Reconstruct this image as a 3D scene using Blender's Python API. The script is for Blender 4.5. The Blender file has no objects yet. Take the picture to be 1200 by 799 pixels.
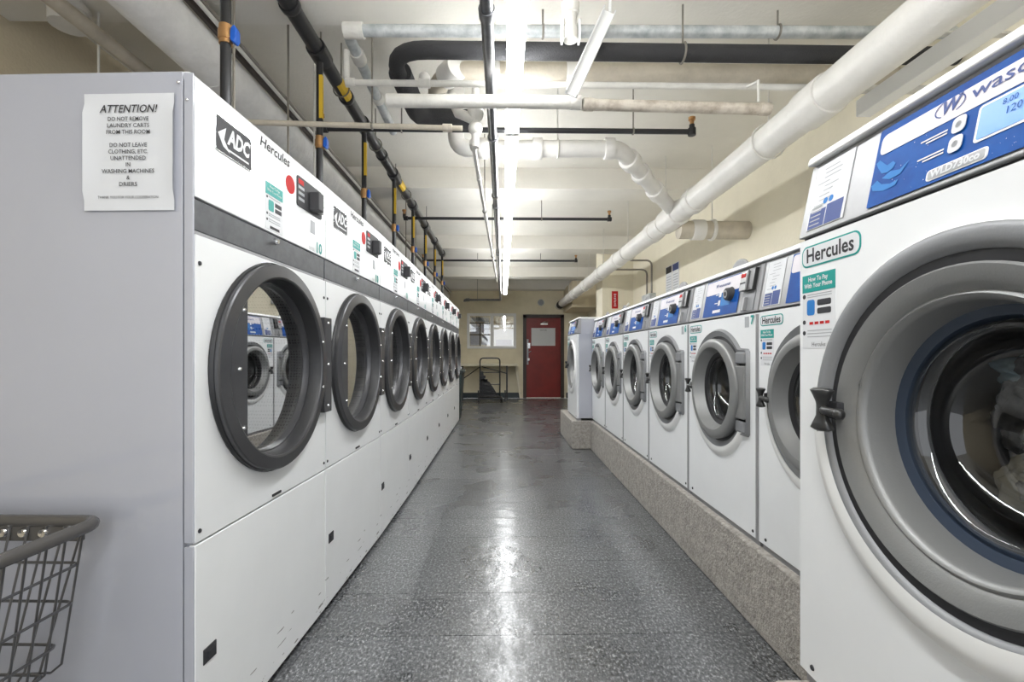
import bpy, bmesh, math, random
from mathutils import Vector, Matrix, noise
R = math.radians
random.seed(4)
C = bpy.context.scene.collection

# ---------------------------------------------------------------- camera, world, exposure
cam_d = bpy.data.cameras.new('camera'); cam = bpy.data.objects.new('camera', cam_d); C.objects.link(cam)
cam_d.lens = 36*550/1200; cam_d.sensor_width = 36; cam_d.sensor_fit = 'HORIZONTAL'
cam_d.shift_y = 14.5/1200
cam.location = (0, 0, 1.23); cam.rotation_euler = (R(90), 0, -R(1.0417))
cam_d.clip_start = .02
bpy.context.scene.camera = cam
w = bpy.data.worlds.new('world'); bpy.context.scene.world = w; w.use_nodes = True
w.node_tree.nodes['Background'].inputs[0].default_value = (.93, .96, 1, 1)
w.node_tree.nodes['Background'].inputs[1].default_value = 1.7
vs = bpy.context.scene.view_settings
vs.view_transform = 'Standard'; vs.look = 'None'; vs.gamma = 1; vs.exposure = 0.10; vs.use_curve_mapping = False
STRIP = 41.0          # glow of the fluorescent strips

# ---------------------------------------------------------------- materials
def mat(name, col, rough=.5, metal=0, emit=None, es=0, bump=0, bscale=60, var=0, vscale=8, col2=None, spec=.5, rvar=0, detail=4, trans=0):
    m = bpy.data.materials.new(name); m.use_nodes = True
    nt = m.node_tree; p = nt.nodes['Principled BSDF']
    p.inputs['Base Color'].default_value = (*col, 1); p.inputs['Roughness'].default_value = rough
    p.inputs['Metallic'].default_value = metal; p.inputs['Specular IOR Level'].default_value = spec
    if trans: p.inputs['Transmission Weight'].default_value = trans
    if emit: p.inputs['Emission Color'].default_value = (*emit, 1); p.inputs['Emission Strength'].default_value = es
    if bump or var or rvar:
        tc = nt.nodes.new('ShaderNodeTexCoord')
    if var:
        n = nt.nodes.new('ShaderNodeTexNoise'); n.inputs['Scale'].default_value = vscale; n.inputs['Detail'].default_value = detail
        n.inputs['Roughness'].default_value = .65
        nt.links.new(tc.outputs['Object'], n.inputs['Vector'])
        rp = nt.nodes.new('ShaderNodeValToRGB')
        rp.color_ramp.elements[0].position = .5-.22; rp.color_ramp.elements[1].position = .5+.12
        c2 = col2 or tuple(c*(1-var) for c in col)
        rp.color_ramp.elements[0].color = (*c2, 1); rp.color_ramp.elements[1].color = (*col, 1)
        nt.links.new(n.outputs['Fac'], rp.inputs[0]); nt.links.new(rp.outputs[0], p.inputs['Base Color'])
    if rvar:
        n3 = nt.nodes.new('ShaderNodeTexNoise'); n3.inputs['Scale'].default_value = 5
        nt.links.new(tc.outputs['Object'], n3.inputs['Vector'])
        mr = nt.nodes.new('ShaderNodeMapRange'); mr.inputs['To Min'].default_value = max(.03, rough-rvar); mr.inputs['To Max'].default_value = rough+rvar
        nt.links.new(n3.outputs['Fac'], mr.inputs['Value']); nt.links.new(mr.outputs[0], p.inputs['Roughness'])
    if bump:
        n2 = nt.nodes.new('ShaderNodeTexNoise'); n2.inputs['Scale'].default_value = bscale; n2.inputs['Detail'].default_value = 3
        nt.links.new(tc.outputs['Object'], n2.inputs['Vector'])
        b = nt.nodes.new('ShaderNodeBump'); b.inputs['Strength'].default_value = bump; b.inputs['Distance'].default_value = .01
        nt.links.new(n2.outputs['Fac'], b.inputs['Height']); nt.links.new(b.outputs[0], p.inputs['Normal'])
    return m

M = {}
M['enamel'] = mat('white_enamel', (.85,.86,.87), .28, var=.04, vscale=3)
M['scuff'] = mat('scuffed_enamel', (.88,.89,.895), .28, var=.04, vscale=3)
M['plate'] = mat('matt_black_plate', (.06,.06,.064), .6, spec=.3)
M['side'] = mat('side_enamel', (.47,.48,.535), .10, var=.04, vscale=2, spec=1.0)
M['graygap'] = mat('seam_grey', (.30,.30,.31), .6)
M['band'] = mat('brushed_dark_band', (.11,.115,.125), .42, .3, var=.35, vscale=25)
M['ring'] = mat('dark_door_ring', (.085,.085,.09), .30, .5, var=.2, vscale=6)
M['black'] = mat('black_rubber', (.018,.018,.02), .4)
M['blackp'] = mat('black_plastic', (.03,.03,.03), .28)
M['chrome'] = mat('chrome', (.75,.75,.76), .15, 1)
M['silver'] = mat('silver_paint', (.255,.257,.255), .38, .35, bump=.06, bscale=250)
M['silverd'] = mat('silver_grey_dark', (.25,.255,.265), .42, .2, bump=.05, bscale=200)
M['panelm'] = mat('brushed_panel', (.36,.36,.365), .35, .35, var=.08, vscale=20)
M['navy'] = mat('navy_gasket', (.03,.045,.075), .35)
M['blue'] = mat('blue_fascia', (.002,.085,.36), .5, var=1, vscale=9, col2=(.0015,.045,.24), spec=.2)
M['blue2'] = mat('light_blue_print', (.03,.19,.52), .5, spec=.2)
M['lcd'] = mat('blue_lcd', (.08,.24,.55), .3, emit=(.16,.42,.95), es=.22)
M['paper'] = mat('white_paper', (.72,.73,.75), .6)
M['pink'] = mat('pale_print', (.66,.62,.66), .4)
M['ink'] = mat('black_ink', (.03,.03,.035), .6)
M['inkb'] = mat('blue_ink', (.05,.08,.25), .6)
M['greyink'] = mat('grey_ink', (.42,.43,.45), .6)
M['teal'] = mat('teal_print', (.0,.30,.27), .45)
M['redp'] = mat('red_print', (.50,.02,.02), .6, spec=.2)
M['red'] = mat('red_door_paint', (.25,.018,.014), .38, var=.25, vscale=3)
M['doorframe'] = mat('dark_brown_frame', (.05,.035,.03), .45)
M['wall'] = mat('cream_wall', (.84,.77,.59), .7, bump=.35, bscale=45, var=.2, vscale=2.2, col2=(.73,.66,.49))
M['walltan'] = mat('tan_wall', (.72,.63,.46), .75, bump=.35, bscale=45, var=.15, vscale=1.5)
M['wallr'] = mat('pale_cream_wall', (.86,.80,.64), .7, bump=.3, bscale=40, var=.10, vscale=1.6)
M['ceil'] = mat('ceiling_paint', (.79,.76,.69), .75, bump=.25, bscale=55, var=.08, vscale=1.8)
M['beam'] = mat('beam_paint', (.82,.79,.72), .7, bump=.2, bscale=50, var=.06, vscale=2)
M['base'] = mat('dark_baseboard', (.035,.05,.055), .35)
M['concrete'] = mat('rough_concrete', (.46,.43,.39), .9, bump=1, bscale=70, var=.42, vscale=30, col2=(.24,.222,.20), detail=8)
M['pvc'] = mat('white_pvc', (.78,.76,.72), .4, bump=.15, bscale=50, var=.1, vscale=5)
M['wpipe'] = mat('white_painted_pipe', (.74,.72,.67), .5, bump=.25, bscale=60, var=.14, vscale=12)
M['rusty'] = mat('stained_white_pipe', (.66,.60,.52), .6, bump=.3, bscale=60, var=.5, vscale=14, col2=(.34,.28,.22))
M['beige'] = mat('beige_pipe', (.60,.54,.44), .6, bump=.25, bscale=60, var=.2, vscale=8)
M['galv'] = mat('galvanized', (.66,.68,.68), .45, .25, var=.5, vscale=12, col2=(.33,.37,.38))
M['lag'] = mat('plaster_lagging', (.92,.91,.89), .8, bump=.6, bscale=28, var=.12, vscale=9)
M['foam'] = mat('black_foam', (.03,.03,.032), .8, bump=.4, bscale=140)
M['iron'] = mat('black_iron', (.035,.035,.037), .3, .4)
M['steel'] = mat('dark_steel_pipe', (.20,.20,.21), .28, .8, var=.35, vscale=20)
M['rod'] = mat('hanger_rod', (.25,.23,.20), .5, .5)
M['brass'] = mat('brass', (.50,.28,.12), .35, .8)
M['bluev'] = mat('blue_valve', (.01,.12,.60), .35)
M['yellow'] = mat('yellow_sticker', (.80,.52,.03), .5)
M['glow'] = mat('tube_glow', (1,1,1), .5, emit=(.97,.99,1), es=STRIP)
M['housing'] = mat('fixture_white', (.85,.85,.84), .4)
M['darkgrey'] = mat('dark_grey_plastic', (.05,.05,.055), .7, spec=.2)
M['cart'] = mat('grey_cart_plastic', (.085,.08,.075), .25)
M['wire'] = mat('cart_wire', (.13,.13,.135), .3, .6)
M['drum'] = mat('drum_steel', (.42,.42,.43), .3, .9)
M['cloth1'] = mat('dark_cloth', (.045,.045,.05), .8, bump=.8, bscale=30, var=.6, vscale=10)
M['cloth2'] = mat('grey_cloth', (.75,.74,.76), .9, bump=1, bscale=25, var=.75, vscale=16)
M['cloth3'] = mat('blue_grey_cloth', (.32,.45,.55), .9, bump=.5, bscale=30, var=.4, vscale=12)
M['cloth4'] = mat('beige_cloth', (.50,.48,.42), .9, bump=.5, bscale=30)
M['tan'] = mat('tan_board', (.35,.19,.08), .6)
M['bin'] = mat('bin_plastic', (.03,.045,.045), .4)

def scuff(m):
    nt = m.node_tree; p = nt.nodes['Principled BSDF']; old = p.inputs['Base Color'].links[0].from_socket
    tc = nt.nodes.new('ShaderNodeTexCoord'); mp = nt.nodes.new('ShaderNodeMapping'); mp.inputs['Rotation'].default_value = (0, R(55), 0); mp.inputs['Scale'].default_value = (9, 9, 60)
    nt.links.new(tc.outputs['Object'], mp.inputs[0])
    n = nt.nodes.new('ShaderNodeTexNoise'); n.inputs['Scale'].default_value = 1; n.inputs['Detail'].default_value = 2; nt.links.new(mp.outputs[0], n.inputs[0])
    sx = nt.nodes.new('ShaderNodeSeparateXYZ'); nt.links.new(tc.outputs['Object'], sx.inputs[0])
    mr = nt.nodes.new('ShaderNodeMapRange'); mr.inputs['From Min'].default_value = .05; mr.inputs['From Max'].default_value = .5; mr.inputs['To Min'].default_value = .66; mr.inputs['To Max'].default_value = .80; nt.links.new(sx.outputs['Z'], mr.inputs['Value'])
    g = nt.nodes.new('ShaderNodeMath'); g.operation = 'GREATER_THAN'; nt.links.new(n.outputs['Fac'], g.inputs[0]); nt.links.new(mr.outputs[0], g.inputs[1])
    mx = nt.nodes.new('ShaderNodeMixRGB'); mx.inputs[2].default_value = (.25,.24,.22,1); nt.links.new(g.outputs[0], mx.inputs[0]); nt.links.new(old, mx.inputs[1]); nt.links.new(mx.outputs[0], p.inputs['Base Color'])
scuff(M['scuff'])
def perf():
    m = mat('perforated_steel', (.45,.45,.46), .3, .8)
    nt = m.node_tree; p = nt.nodes['Principled BSDF']
    tc = nt.nodes.new('ShaderNodeTexCoord'); v = nt.nodes.new('ShaderNodeTexVoronoi'); v.inputs['Scale'].default_value = 80; v.inputs['Randomness'].default_value = .15
    nt.links.new(tc.outputs['Object'], v.inputs['Vector'])
    rp = nt.nodes.new('ShaderNodeValToRGB'); rp.color_ramp.elements[0].position = .30; rp.color_ramp.elements[1].position = .36
    rp.color_ramp.elements[0].color = (.02,.02,.02,1); rp.color_ramp.elements[1].color = (.45,.45,.46,1)
    nt.links.new(v.outputs['Distance'], rp.inputs[0]); nt.links.new(rp.outputs[0], p.inputs['Base Color'])
    return m
M['perf'] = perf()

def glassm(name, refl, tint=(.9,.92,.93)):
    m = bpy.data.materials.new(name); m.use_nodes = True; nt = m.node_tree; nt.nodes.clear()
    o = nt.nodes.new('ShaderNodeOutputMaterial'); mx = nt.nodes.new('ShaderNodeMixShader')
    t = nt.nodes.new('ShaderNodeBsdfTransparent'); t.inputs[0].default_value = (*tint, 1)
    g = nt.nodes.new('ShaderNodeBsdfGlossy'); g.inputs['Roughness'].default_value = .0; g.inputs[0].default_value = (.95,.95,.95,1)
    f = nt.nodes.new('ShaderNodeFresnel'); f.inputs[0].default_value = 1.5
    a = nt.nodes.new('ShaderNodeMath'); a.operation = 'ADD'; a.inputs[1].default_value = refl; a.use_clamp = True
    nt.links.new(f.outputs[0], a.inputs[0]); nt.links.new(a.outputs[0], mx.inputs[0])
    nt.links.new(t.outputs[0], mx.inputs[1]); nt.links.new(g.outputs[0], mx.inputs[2]); nt.links.new(mx.outputs[0], o.inputs[0])
    return m
M['glass'] = glassm('washer_glass', .03)
M['mirror'] = glassm('coated_dryer_glass', .60, (.7,.7,.7))
M['winglass'] = glassm('window_glass', .22)

def floor_mat():
    m = bpy.data.materials.new('vinyl_tile'); m.use_nodes = True; nt = m.node_tree; p = nt.nodes['Principled BSDF']
    N = nt.nodes.new; L = nt.links.new
    g = N('ShaderNodeNewGeometry')
    mp = N('ShaderNodeMapping'); mp.inputs['Scale'].default_value = (1, .6, 1); L(g.outputs['Position'], mp.inputs[0])
    n = N('ShaderNodeTexNoise'); n.inputs['Scale'].default_value = 88; n.inputs['Detail'].default_value = 5; n.inputs['Roughness'].default_value = .75; L(mp.outputs[0], n.inputs[0])
    rp = N('ShaderNodeValToRGB'); e = rp.color_ramp.elements
    e[0].position = .38; e[0].color = (.012,.014,.016,1); e[1].position = .63; e[1].color = (.38,.385,.39,1)
    k = e.new(.46); k.color = (.07,.073,.077,1); k = e.new(.55); k.color = (.13,.135,.141,1)
    L(n.outputs['Fac'], rp.inputs[0])
    n2 = N('ShaderNodeTexNoise'); n2.inputs['Scale'].default_value = 2.0; n2.inputs['Detail'].default_value = 2; n2.inputs['Distortion'].default_value = .2; L(g.outputs['Position'], n2.inputs[0])
    oi = N('ShaderNodeObjectInfo')
    mr = N('ShaderNodeMapRange'); mr.inputs['From Min'].default_value = .3; mr.inputs['From Max'].default_value = .7; mr.inputs['To Min'].default_value = .92; mr.inputs['To Max'].default_value = 1.12; L(n2.outputs['Fac'], mr.inputs[0])
    m2 = N('ShaderNodeMapRange'); m2.inputs['To Min'].default_value = .9; m2.inputs['To Max'].default_value = 1.1; L(oi.outputs['Random'], m2.inputs[0])
    mu = N('ShaderNodeMath'); mu.operation = 'MULTIPLY'; L(mr.outputs[0], mu.inputs[0]); L(m2.outputs[0], mu.inputs[1])
    vm = N('ShaderNodeVectorMath'); vm.operation = 'SCALE'; L(rp.outputs[0], vm.inputs[0]); L(mu.outputs[0], vm.inputs['Scale'])
    L(vm.outputs[0], p.inputs['Base Color'])
    r = N('ShaderNodeMapRange'); r.inputs['From Min'].default_value = .35; r.inputs['From Max'].default_value = .65; r.inputs['To Min'].default_value = .25; r.inputs['To Max'].default_value = .34; L(n2.outputs['Fac'], r.inputs[0]); L(r.outputs[0], p.inputs['Roughness'])
    n4 = N('ShaderNodeTexNoise'); n4.inputs['Scale'].default_value = 9; n4.inputs['Detail'].default_value = 3; L(g.outputs['Position'], n4.inputs[0])
    b = N('ShaderNodeBump'); b.inputs['Strength'].default_value = .2; b.inputs['Distance'].default_value = .02; L(n4.outputs['Fac'], b.inputs['Height'])
    L(b.outputs[0], p.inputs['Normal'])
    p.inputs['Specular IOR Level'].default_value = .75
    p.inputs['Coat Weight'].default_value = .22; p.inputs['Coat Roughness'].default_value = .12
    L(b.outputs[0], p.inputs['Coat Normal'])
    return m
M['floor'] = floor_mat()

# ---------------------------------------------------------------- mesh helpers
STUFF = {'machine_number','notice_text','screw','rivet','hinge_screw','side_screw','base_screw','sticker_print','sticker_lines','plate_print','card_print','fascia_print','fascia_specks','fascia_picture','button_caption','payment_marks','rim_stud','hoop_wire','basket_wire','poster_lines','fascia_emblem','badge_letters','fascia_lettering'}
class MB:
    def __init__(s): s.v = []; s.f = []
    def add(s, vs, fs):
        o = len(s.v); s.v += [tuple(v) for v in vs]; s.f += [tuple(i+o for i in f) for f in fs]; return s
    def box(s, x0, x1, y0, y1, z0, z1):
        return s.add([(x0,y0,z0),(x1,y0,z0),(x1,y1,z0),(x0,y1,z0),(x0,y0,z1),(x1,y0,z1),(x1,y1,z1),(x0,y1,z1)],
                     [(0,3,2,1),(4,5,6,7),(0,1,5,4),(1,2,6,5),(2,3,7,6),(3,0,4,7)])
    def prism(s, pts, y0, y1):           # outline in x,z extruded along y
        n = len(pts); v = [(x,y0,z) for x,z in pts]+[(x,y1,z) for x,z in pts]
        f = [tuple(range(n)), tuple(range(2*n-1, n-1, -1))]+[(i,i+n,(i+1)%n+n,(i+1)%n) for i in range(n)]
        return s.add(v, f)
    def prismx(s, pts, x0, x1):          # outline in y,z extruded along x
        n = len(pts); v = [(x0,y,z) for y,z in pts]+[(x1,y,z) for y,z in pts]
        f = [tuple(range(n-1,-1,-1)), tuple(range(n, 2*n))]+[(i,(i+1)%n,(i+1)%n+n,i+n) for i in range(n)]
        return s.add(v, f)
    def lathe(s, prof, c=(0,0,0), n=64, closed=False):   # prof: (r, y) round the local y axis
        v = []; f = []; m = len(prof)
        for i in range(n):
            a = 2*math.pi*i/n
            for r, y in prof: v.append((c[0]+r*math.cos(a), c[1]+y, c[2]+r*math.sin(a)))
        for i in range(n):
            j = (i+1) % n
            for k in range(m if closed else m-1):
                l = (k+1) % m
                f.append((i*m+k, i*m+l, j*m+l, j*m+k))
        return s.add(v, f)
    def disc(s, r, y, c=(0,0,0), n=48, rz=None):
        rz = rz or r
        v = [(c[0]+r*math.cos(2*math.pi*i/n), c[1]+y, c[2]+rz*math.sin(2*math.pi*i/n)) for i in range(n)]
        return s.add(v, [tuple(range(n))])
    def tube(s, pts, r, n=14, cap=True, rs=None):
        pts = [Vector(p) for p in pts]; m = len(pts); rings = []
        t0 = (pts[1]-pts[0]).normalized()
        up = Vector((0,0,1)) if abs(t0.z) < .9 else Vector((1,0,0))
        nrm = (up - t0*up.dot(t0)).normalized()
        v = []
        for i, p in enumerate(pts):
            t = ((pts[min(i+1,m-1)]-p).normalized() + (p-pts[max(i-1,0)]).normalized()).normalized()
            nrm = (nrm - t*nrm.dot(t)).normalized(); b = t.cross(nrm)
            rr = rs[i] if rs else r
            for k in range(n):
                a = 2*math.pi*k/n; v.append(p + nrm*rr*math.cos(a) + b*rr*math.sin(a))
        f = [(i*n+k, i*n+(k+1)%n, (i+1)*n+(k+1)%n, (i+1)*n+k) for i in range(m-1) for k in range(n)]
        if cap: f += [tuple(range(n-1,-1,-1)), tuple(range((m-1)*n, m*n))]
        return s.add(v, f)
    def sphere(s, c, r, n=10, sx=1, sy=1, sz=1):
        v = []; f = []
        for i in range(1, n):
            th = math.pi*i/n
            for k in range(n*2):
                a = math.pi*k/n; v.append((c[0]+r*sx*math.sin(th)*math.cos(a), c[1]+r*sy*math.sin(th)*math.sin(a), c[2]+r*sz*math.cos(th)))
        w2 = n*2
        for i in range(n-2):
            for k in range(w2): f.append((i*w2+k, (i+1)*w2+k, (i+1)*w2+(k+1)%w2, i*w2+(k+1)%w2))
        f += [tuple(range(w2)), tuple(range((n-1)*w2-1, (n-2)*w2-1, -1))]
        return s.add(v, f)
    def mesh(s, name, m, smooth=False, angle=40):
        me = bpy.data.meshes.new(name); me.from_pydata(s.v, [], s.f)
        bm = bmesh.new(); bm.from_mesh(me); bmesh.ops.recalc_face_normals(bm, faces=bm.faces)
        if smooth:
            for fc in bm.faces: fc.smooth = True
            for e in bm.edges:
                if len(e.link_faces) == 2 and e.calc_face_angle(0) > R(angle): e.smooth = False
        bm.to_mesh(me); bm.free(); me.materials.append(m); me.update()
        return me
    def build(s, name, m, parent=None, smooth=False, bevel=0, angle=40):
        o = bpy.data.objects.new(name, s.mesh(name, m, smooth, angle)); C.objects.link(o)
        if parent: o.parent = parent
        if name in STUFF: o['kind'] = 'stuff'
        if bevel:
            b = o.modifiers.new('bevel', 'BEVEL'); b.width = bevel; b.segments = 3; b.limit_method = 'ANGLE'; b.angle_limit = R(35)
            for p in o.data.polygons: p.use_smooth = True
            b.harden_normals = True
        return o

def fillet(pts, rad, n=6):
    pts = [Vector(p) for p in pts]; out = [pts[0]]
    for i in range(1, len(pts)-1):
        p = pts[i]; a = (pts[i-1]-p); b = (pts[i+1]-p)
        r = min(rad, a.length*.49, b.length*.49)
        p0 = p+a.normalized()*r; p1 = p+b.normalized()*r
        for k in range(n+1):
            t = k/n; out.append(p0*(1-t)**2 + p*2*t*(1-t) + p1*t*t)
    out.append(pts[-1]); return out

def thing(name, label, cat, loc=(0,0,0), rz=0, group=None):
    o = bpy.data.objects.new(name, None); C.objects.link(o); o.location = loc; o.rotation_euler = (0,0,rz)
    o.empty_display_size = .1; o['label'] = label; o['category'] = cat
    if group: o['group'] = group
    return o
def tag(o, label, cat, group=None):
    o['label'] = label; o['category'] = cat
    if group: o['group'] = group
    return o
def struct(name, mb, m, bevel=0):
    o = mb.build(name, m, bevel=bevel); o['kind'] = 'structure'; return o
def copy_tree(o, parent=None):
    c = o.copy(); C.objects.link(c)
    if parent: c.parent = parent
    for ch in list(o.children): copy_tree(ch, c)
    return c

def text_verts(txt, size, shear=0, bold=0, align='CENTER', spacing=1, width=None, res=2, line=1.0):
    cu = bpy.data.curves.new('t', 'FONT'); cu.body = txt; cu.size = size; cu.shear = shear; cu.offset = bold
    cu.align_x = align; cu.align_y = 'CENTER'; cu.resolution_u = res; cu.space_character = spacing; cu.space_line = line
    o = bpy.data.objects.new('t', cu); C.objects.link(o)
    dg = bpy.context.evaluated_depsgraph_get(); me = bpy.data.meshes.new_from_object(o.evaluated_get(dg))
    v = [tuple(x.co) for x in me.vertices]; f = [tuple(p.vertices) for p in me.polygons]
    if width and v:
        x0 = min(a[0] for a in v); x1 = max(a[0] for a in v); k = width/(x1-x0)
        v = [(a[0]*k, a[1], 0) for a in v]
    bpy.data.objects.remove(o); bpy.data.meshes.remove(me); bpy.data.curves.remove(cu)
    return v, f
def put_text(mb, txt, x, y, z, size, **k):
    v, f = text_verts(txt, size, **k)
    return mb.add([(x+a[0], y, z+a[1]) for a in v], f)
def rrect(x0, x1, z0, z1, r, n=5):
    pts = []
    for cx, cz, a0 in ((x1-r,z1-r,0),(x0+r,z1-r,90),(x0+r,z0+r,180),(x1-r,z0+r,270)):
        for k in range(n+1):
            a = R(a0+90*k/n); pts.append((cx+r*math.cos(a), cz+r*math.sin(a)))
    return pts

# ---------------------------------------------------------------- setting
FX0, FX1, FY0, FY1, ZC, ZB = -2.6, 2.32, -2.5, 12.93, 3.2, 2.98
fl = struct('floor', MB().box(FX0, FX1, FY0, FY1, -.1, -.003), M['floor'])
T = .365
tile_me = None
for j in range(-4, 30):
    for i in range(-3, 4):
        x = -.1+i*T; y = 2.05+j*T
        if y+T > 12.9: continue
        if tile_me is None:
            t = MB().box(.0016, T-.0016, .0016, T-.0016, -.003, 0).build('tile', M['floor'], fl); tile_me = t.data
        else:
            t = bpy.data.objects.new('tile', tile_me); C.objects.link(t); t.parent = fl
        t.location = (x, y, random.uniform(-.0003, .0003))
struct('ceiling', MB().box(FX0, FX1, FY0, FY1, ZC, ZC+.1), M['ceil'])
struct('wall_left', MB().box(FX0-.1, FX0, FY0, FY1, 0, ZC), M['walltan'])
struct('wall_right', MB().box(FX1, FX1+.1, FY0, FY1, 0, ZC), M['wallr'])
# back wall with openings for window and door
WX0, WX1, WZ0, WZ1 = -1.0, .35, 1.36, 2.33
DX0, DX1, DZ1 = .56, 1.65, 2.28
bw = MB()
bw.box(FX0, WX0, FY1, FY1+.15, 0, ZC); bw.box(WX0, WX1, FY1, FY1+.15, 0, WZ0); bw.box(WX0, WX1, FY1, FY1+.15, WZ1, ZC)
bw.box(WX1, DX0, FY1, FY1+.15, 0, ZC); bw.box(DX0, DX1, FY1, FY1+.15, DZ1, ZC); bw.box(DX1, FX1, FY1, FY1+.15, 0, ZC)
struct('wall_back', bw, M['wall'])
for k, y0 in enumerate((-.5, 2.14, 4.98, 7.85, 10.7)):
    struct('trim_%d' % (k+1), MB().box(FX0, FX1, y0, y0+.38, ZB, ZC), M['beam'])
struct('trim_6', MB().box(FX0, FX1, 12.55, FY1, ZB-.03, ZC), M['beam'])
struct('trim_7', MB().box(1.66, FX1, 11.3, FY1, 2.35, ZB), M['walltan'])
struct('trim_8', MB().box(1.765, FX1, 8.35, 8.9, 0, ZC), M['wallr'])      # column by the right wall
bb = MB(); bb.box(FX0, DX0-.08, FY1-.02, FY1, 0, .15); bb.box(DX1+.08, FX1, FY1-.02, FY1, 0, .15)
struct('baseboard_back', bb, M['base'])
# window in the back wall
wf = MB(); t = .07
wf.box(WX0, WX1, FY1-.03, FY1+.06, WZ1-t, WZ1); wf.box(WX0, WX1, FY1-.03, FY1+.06, WZ0, WZ0+t)
wf.box(WX0, WX0+t, FY1-.03, FY1+.06, WZ0+t, WZ1-t); wf.box(WX1-t, WX1, FY1-.03, FY1+.06, WZ0+t, WZ1-t)
wf.box(-.36, -.27, FY1-.03, FY1+.06, WZ0+t, WZ1-t)
win = struct('window_1', wf, M['housing'], bevel=.006)
MB().box(WX0+t, -.36, FY1+.02, FY1+.03, WZ0+t, WZ1-t).build('pane', M['winglass'], win)
MB().box(-.27, WX1-t, FY1+.02, FY1+.03, WZ0+t, WZ1-t).build('pane', M['winglass'], win)
lat = MB(); lat.box(-.66, -.63, FY1+.005, FY1+.018, WZ0+t, 2.06); lat.box(WX0+t, -.36, FY1+.005, FY1+.018, 2.05, 2.08); lat.box(WX0+t, -.36, FY1+.005, FY1+.018, 1.73, 1.76)
lat.build('glazing_bar', M['darkgrey'], win)
for (x0, x1, z0, z1) in ((-.91,-.67,1.77,2.04), (-.62,-.39,1.77,2.04), (-.91,-.67,1.46,1.72), (-.62,-.39,1.46,1.72), (-.9,-.4,2.1,2.22)):
    MB().box(x0, x1, FY1+.05, FY1+.055, z0, z1).build('posted_notice', M['pink'] if z1 < 2.08 else M['greyink'], win)
MB().box(-.22, .24, FY1+.45, FY1+.5, 1.2, 1.62).build('counter_board', M['tan'], win)
struct('wall_office', MB().box(-1.6, .6, FY1+1.6, FY1+1.7, .4, 2.9).box(-1.6,-1.5,FY1+.15,FY1+1.6,.4,2.9).box(.5,.54,FY1+.15,FY1+1.6,.4,2.9).box(-1.6,.54,FY1+.15,FY1+1.7,2.8,2.9), M['walltan'])
# door
dr = struct('door_1', MB().box(DX0+.07, DX1-.07, FY1+.02, FY1+.07, .02, DZ1-.07), M['red'], bevel=.004)
fr = MB(); fr.box(DX0-.02, DX0+.07, FY1-.03, FY1+.1, 0, DZ1); fr.box(DX1-.07, DX1+.02, FY1-.03, FY1+.1, 0, DZ1); fr.box(DX0-.02, DX1+.02, FY1-.03, FY1+.1, DZ1-.07, DZ1+.02)
fr.build('door_frame', M['doorframe'], dr)
MB().box(DX0+.06, DX1-.06, FY1-.02, FY1+.1, 0, .02).build('threshold', M['beige'], dr)
MB().box(.77, 1.43, FY1+.008, FY1+.02, 1.44, 1.93).build('posted_sheet', M['paper'], dr)
put_text(MB(), 'NOTICE', 1.1, FY1+.006, 1.87, .05).build('sheet_heading', M['ink'], dr)
MB().box(1.02, 1.22, FY1-.02, FY1+.02, 2.02, 2.06).tube([(1.02,FY1-.03,2.05),(1.12,FY1-.12,2.09),(1.22,FY1-.03,2.09)], .012, 8).build('door_closer', M['chrome'], dr)
MB().box(.645, .69, FY1+.0, FY1+.02, .92, 1.62).build('lock_plate', M['panelm'], dr)
MB().box(.66, .74, FY1-.03, FY1, 1.36, 1.52).box(.66, .72, FY1-.03, FY1, 1.02, 1.1).build('lock_case', M['chrome'], dr, bevel=.008)
MB().tube([(.68,FY1,1.25),(.68,FY1-.06,1.25),(.76,FY1-.06,1.29)], .014, 8).build('door_handle', M['chrome'], dr)

# concrete plinths under the washers
PZ = .366
pl = MB(); pl.box(1.115, FX1-.02, 1.24, 5.99, 0, PZ)
plo = pl.build('concrete_plinth', M['concrete'], bevel=.012); tag(plo, 'long low rough concrete plinth under the row of small washers', 'plinth')
p1 = MB().box(.715, FX1-.02, -.4, 1.235, 0, PZ).build('concrete_plinth', M['concrete'], bevel=.012); tag(p1, 'nearest concrete plinth projecting into the aisle under the large front washer', 'plinth')
p2 = MB().box(.875, FX1-.02, 5.995, 7.2, 0, PZ).build('concrete_plinth', M['concrete'], bevel=.015); tag(p2, 'farthest concrete plinth block with a crumbling corner at the end of the washer row', 'plinth')

# ---------------------------------------------------------------- dryers
DW = .877
def lettering(parent, name, m, items):
    mb = MB()
    for it in items: put_text(mb, *it[:5], **(it[5] if len(it) > 5 else {}))
    return mb.build(name, m, parent)

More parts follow.
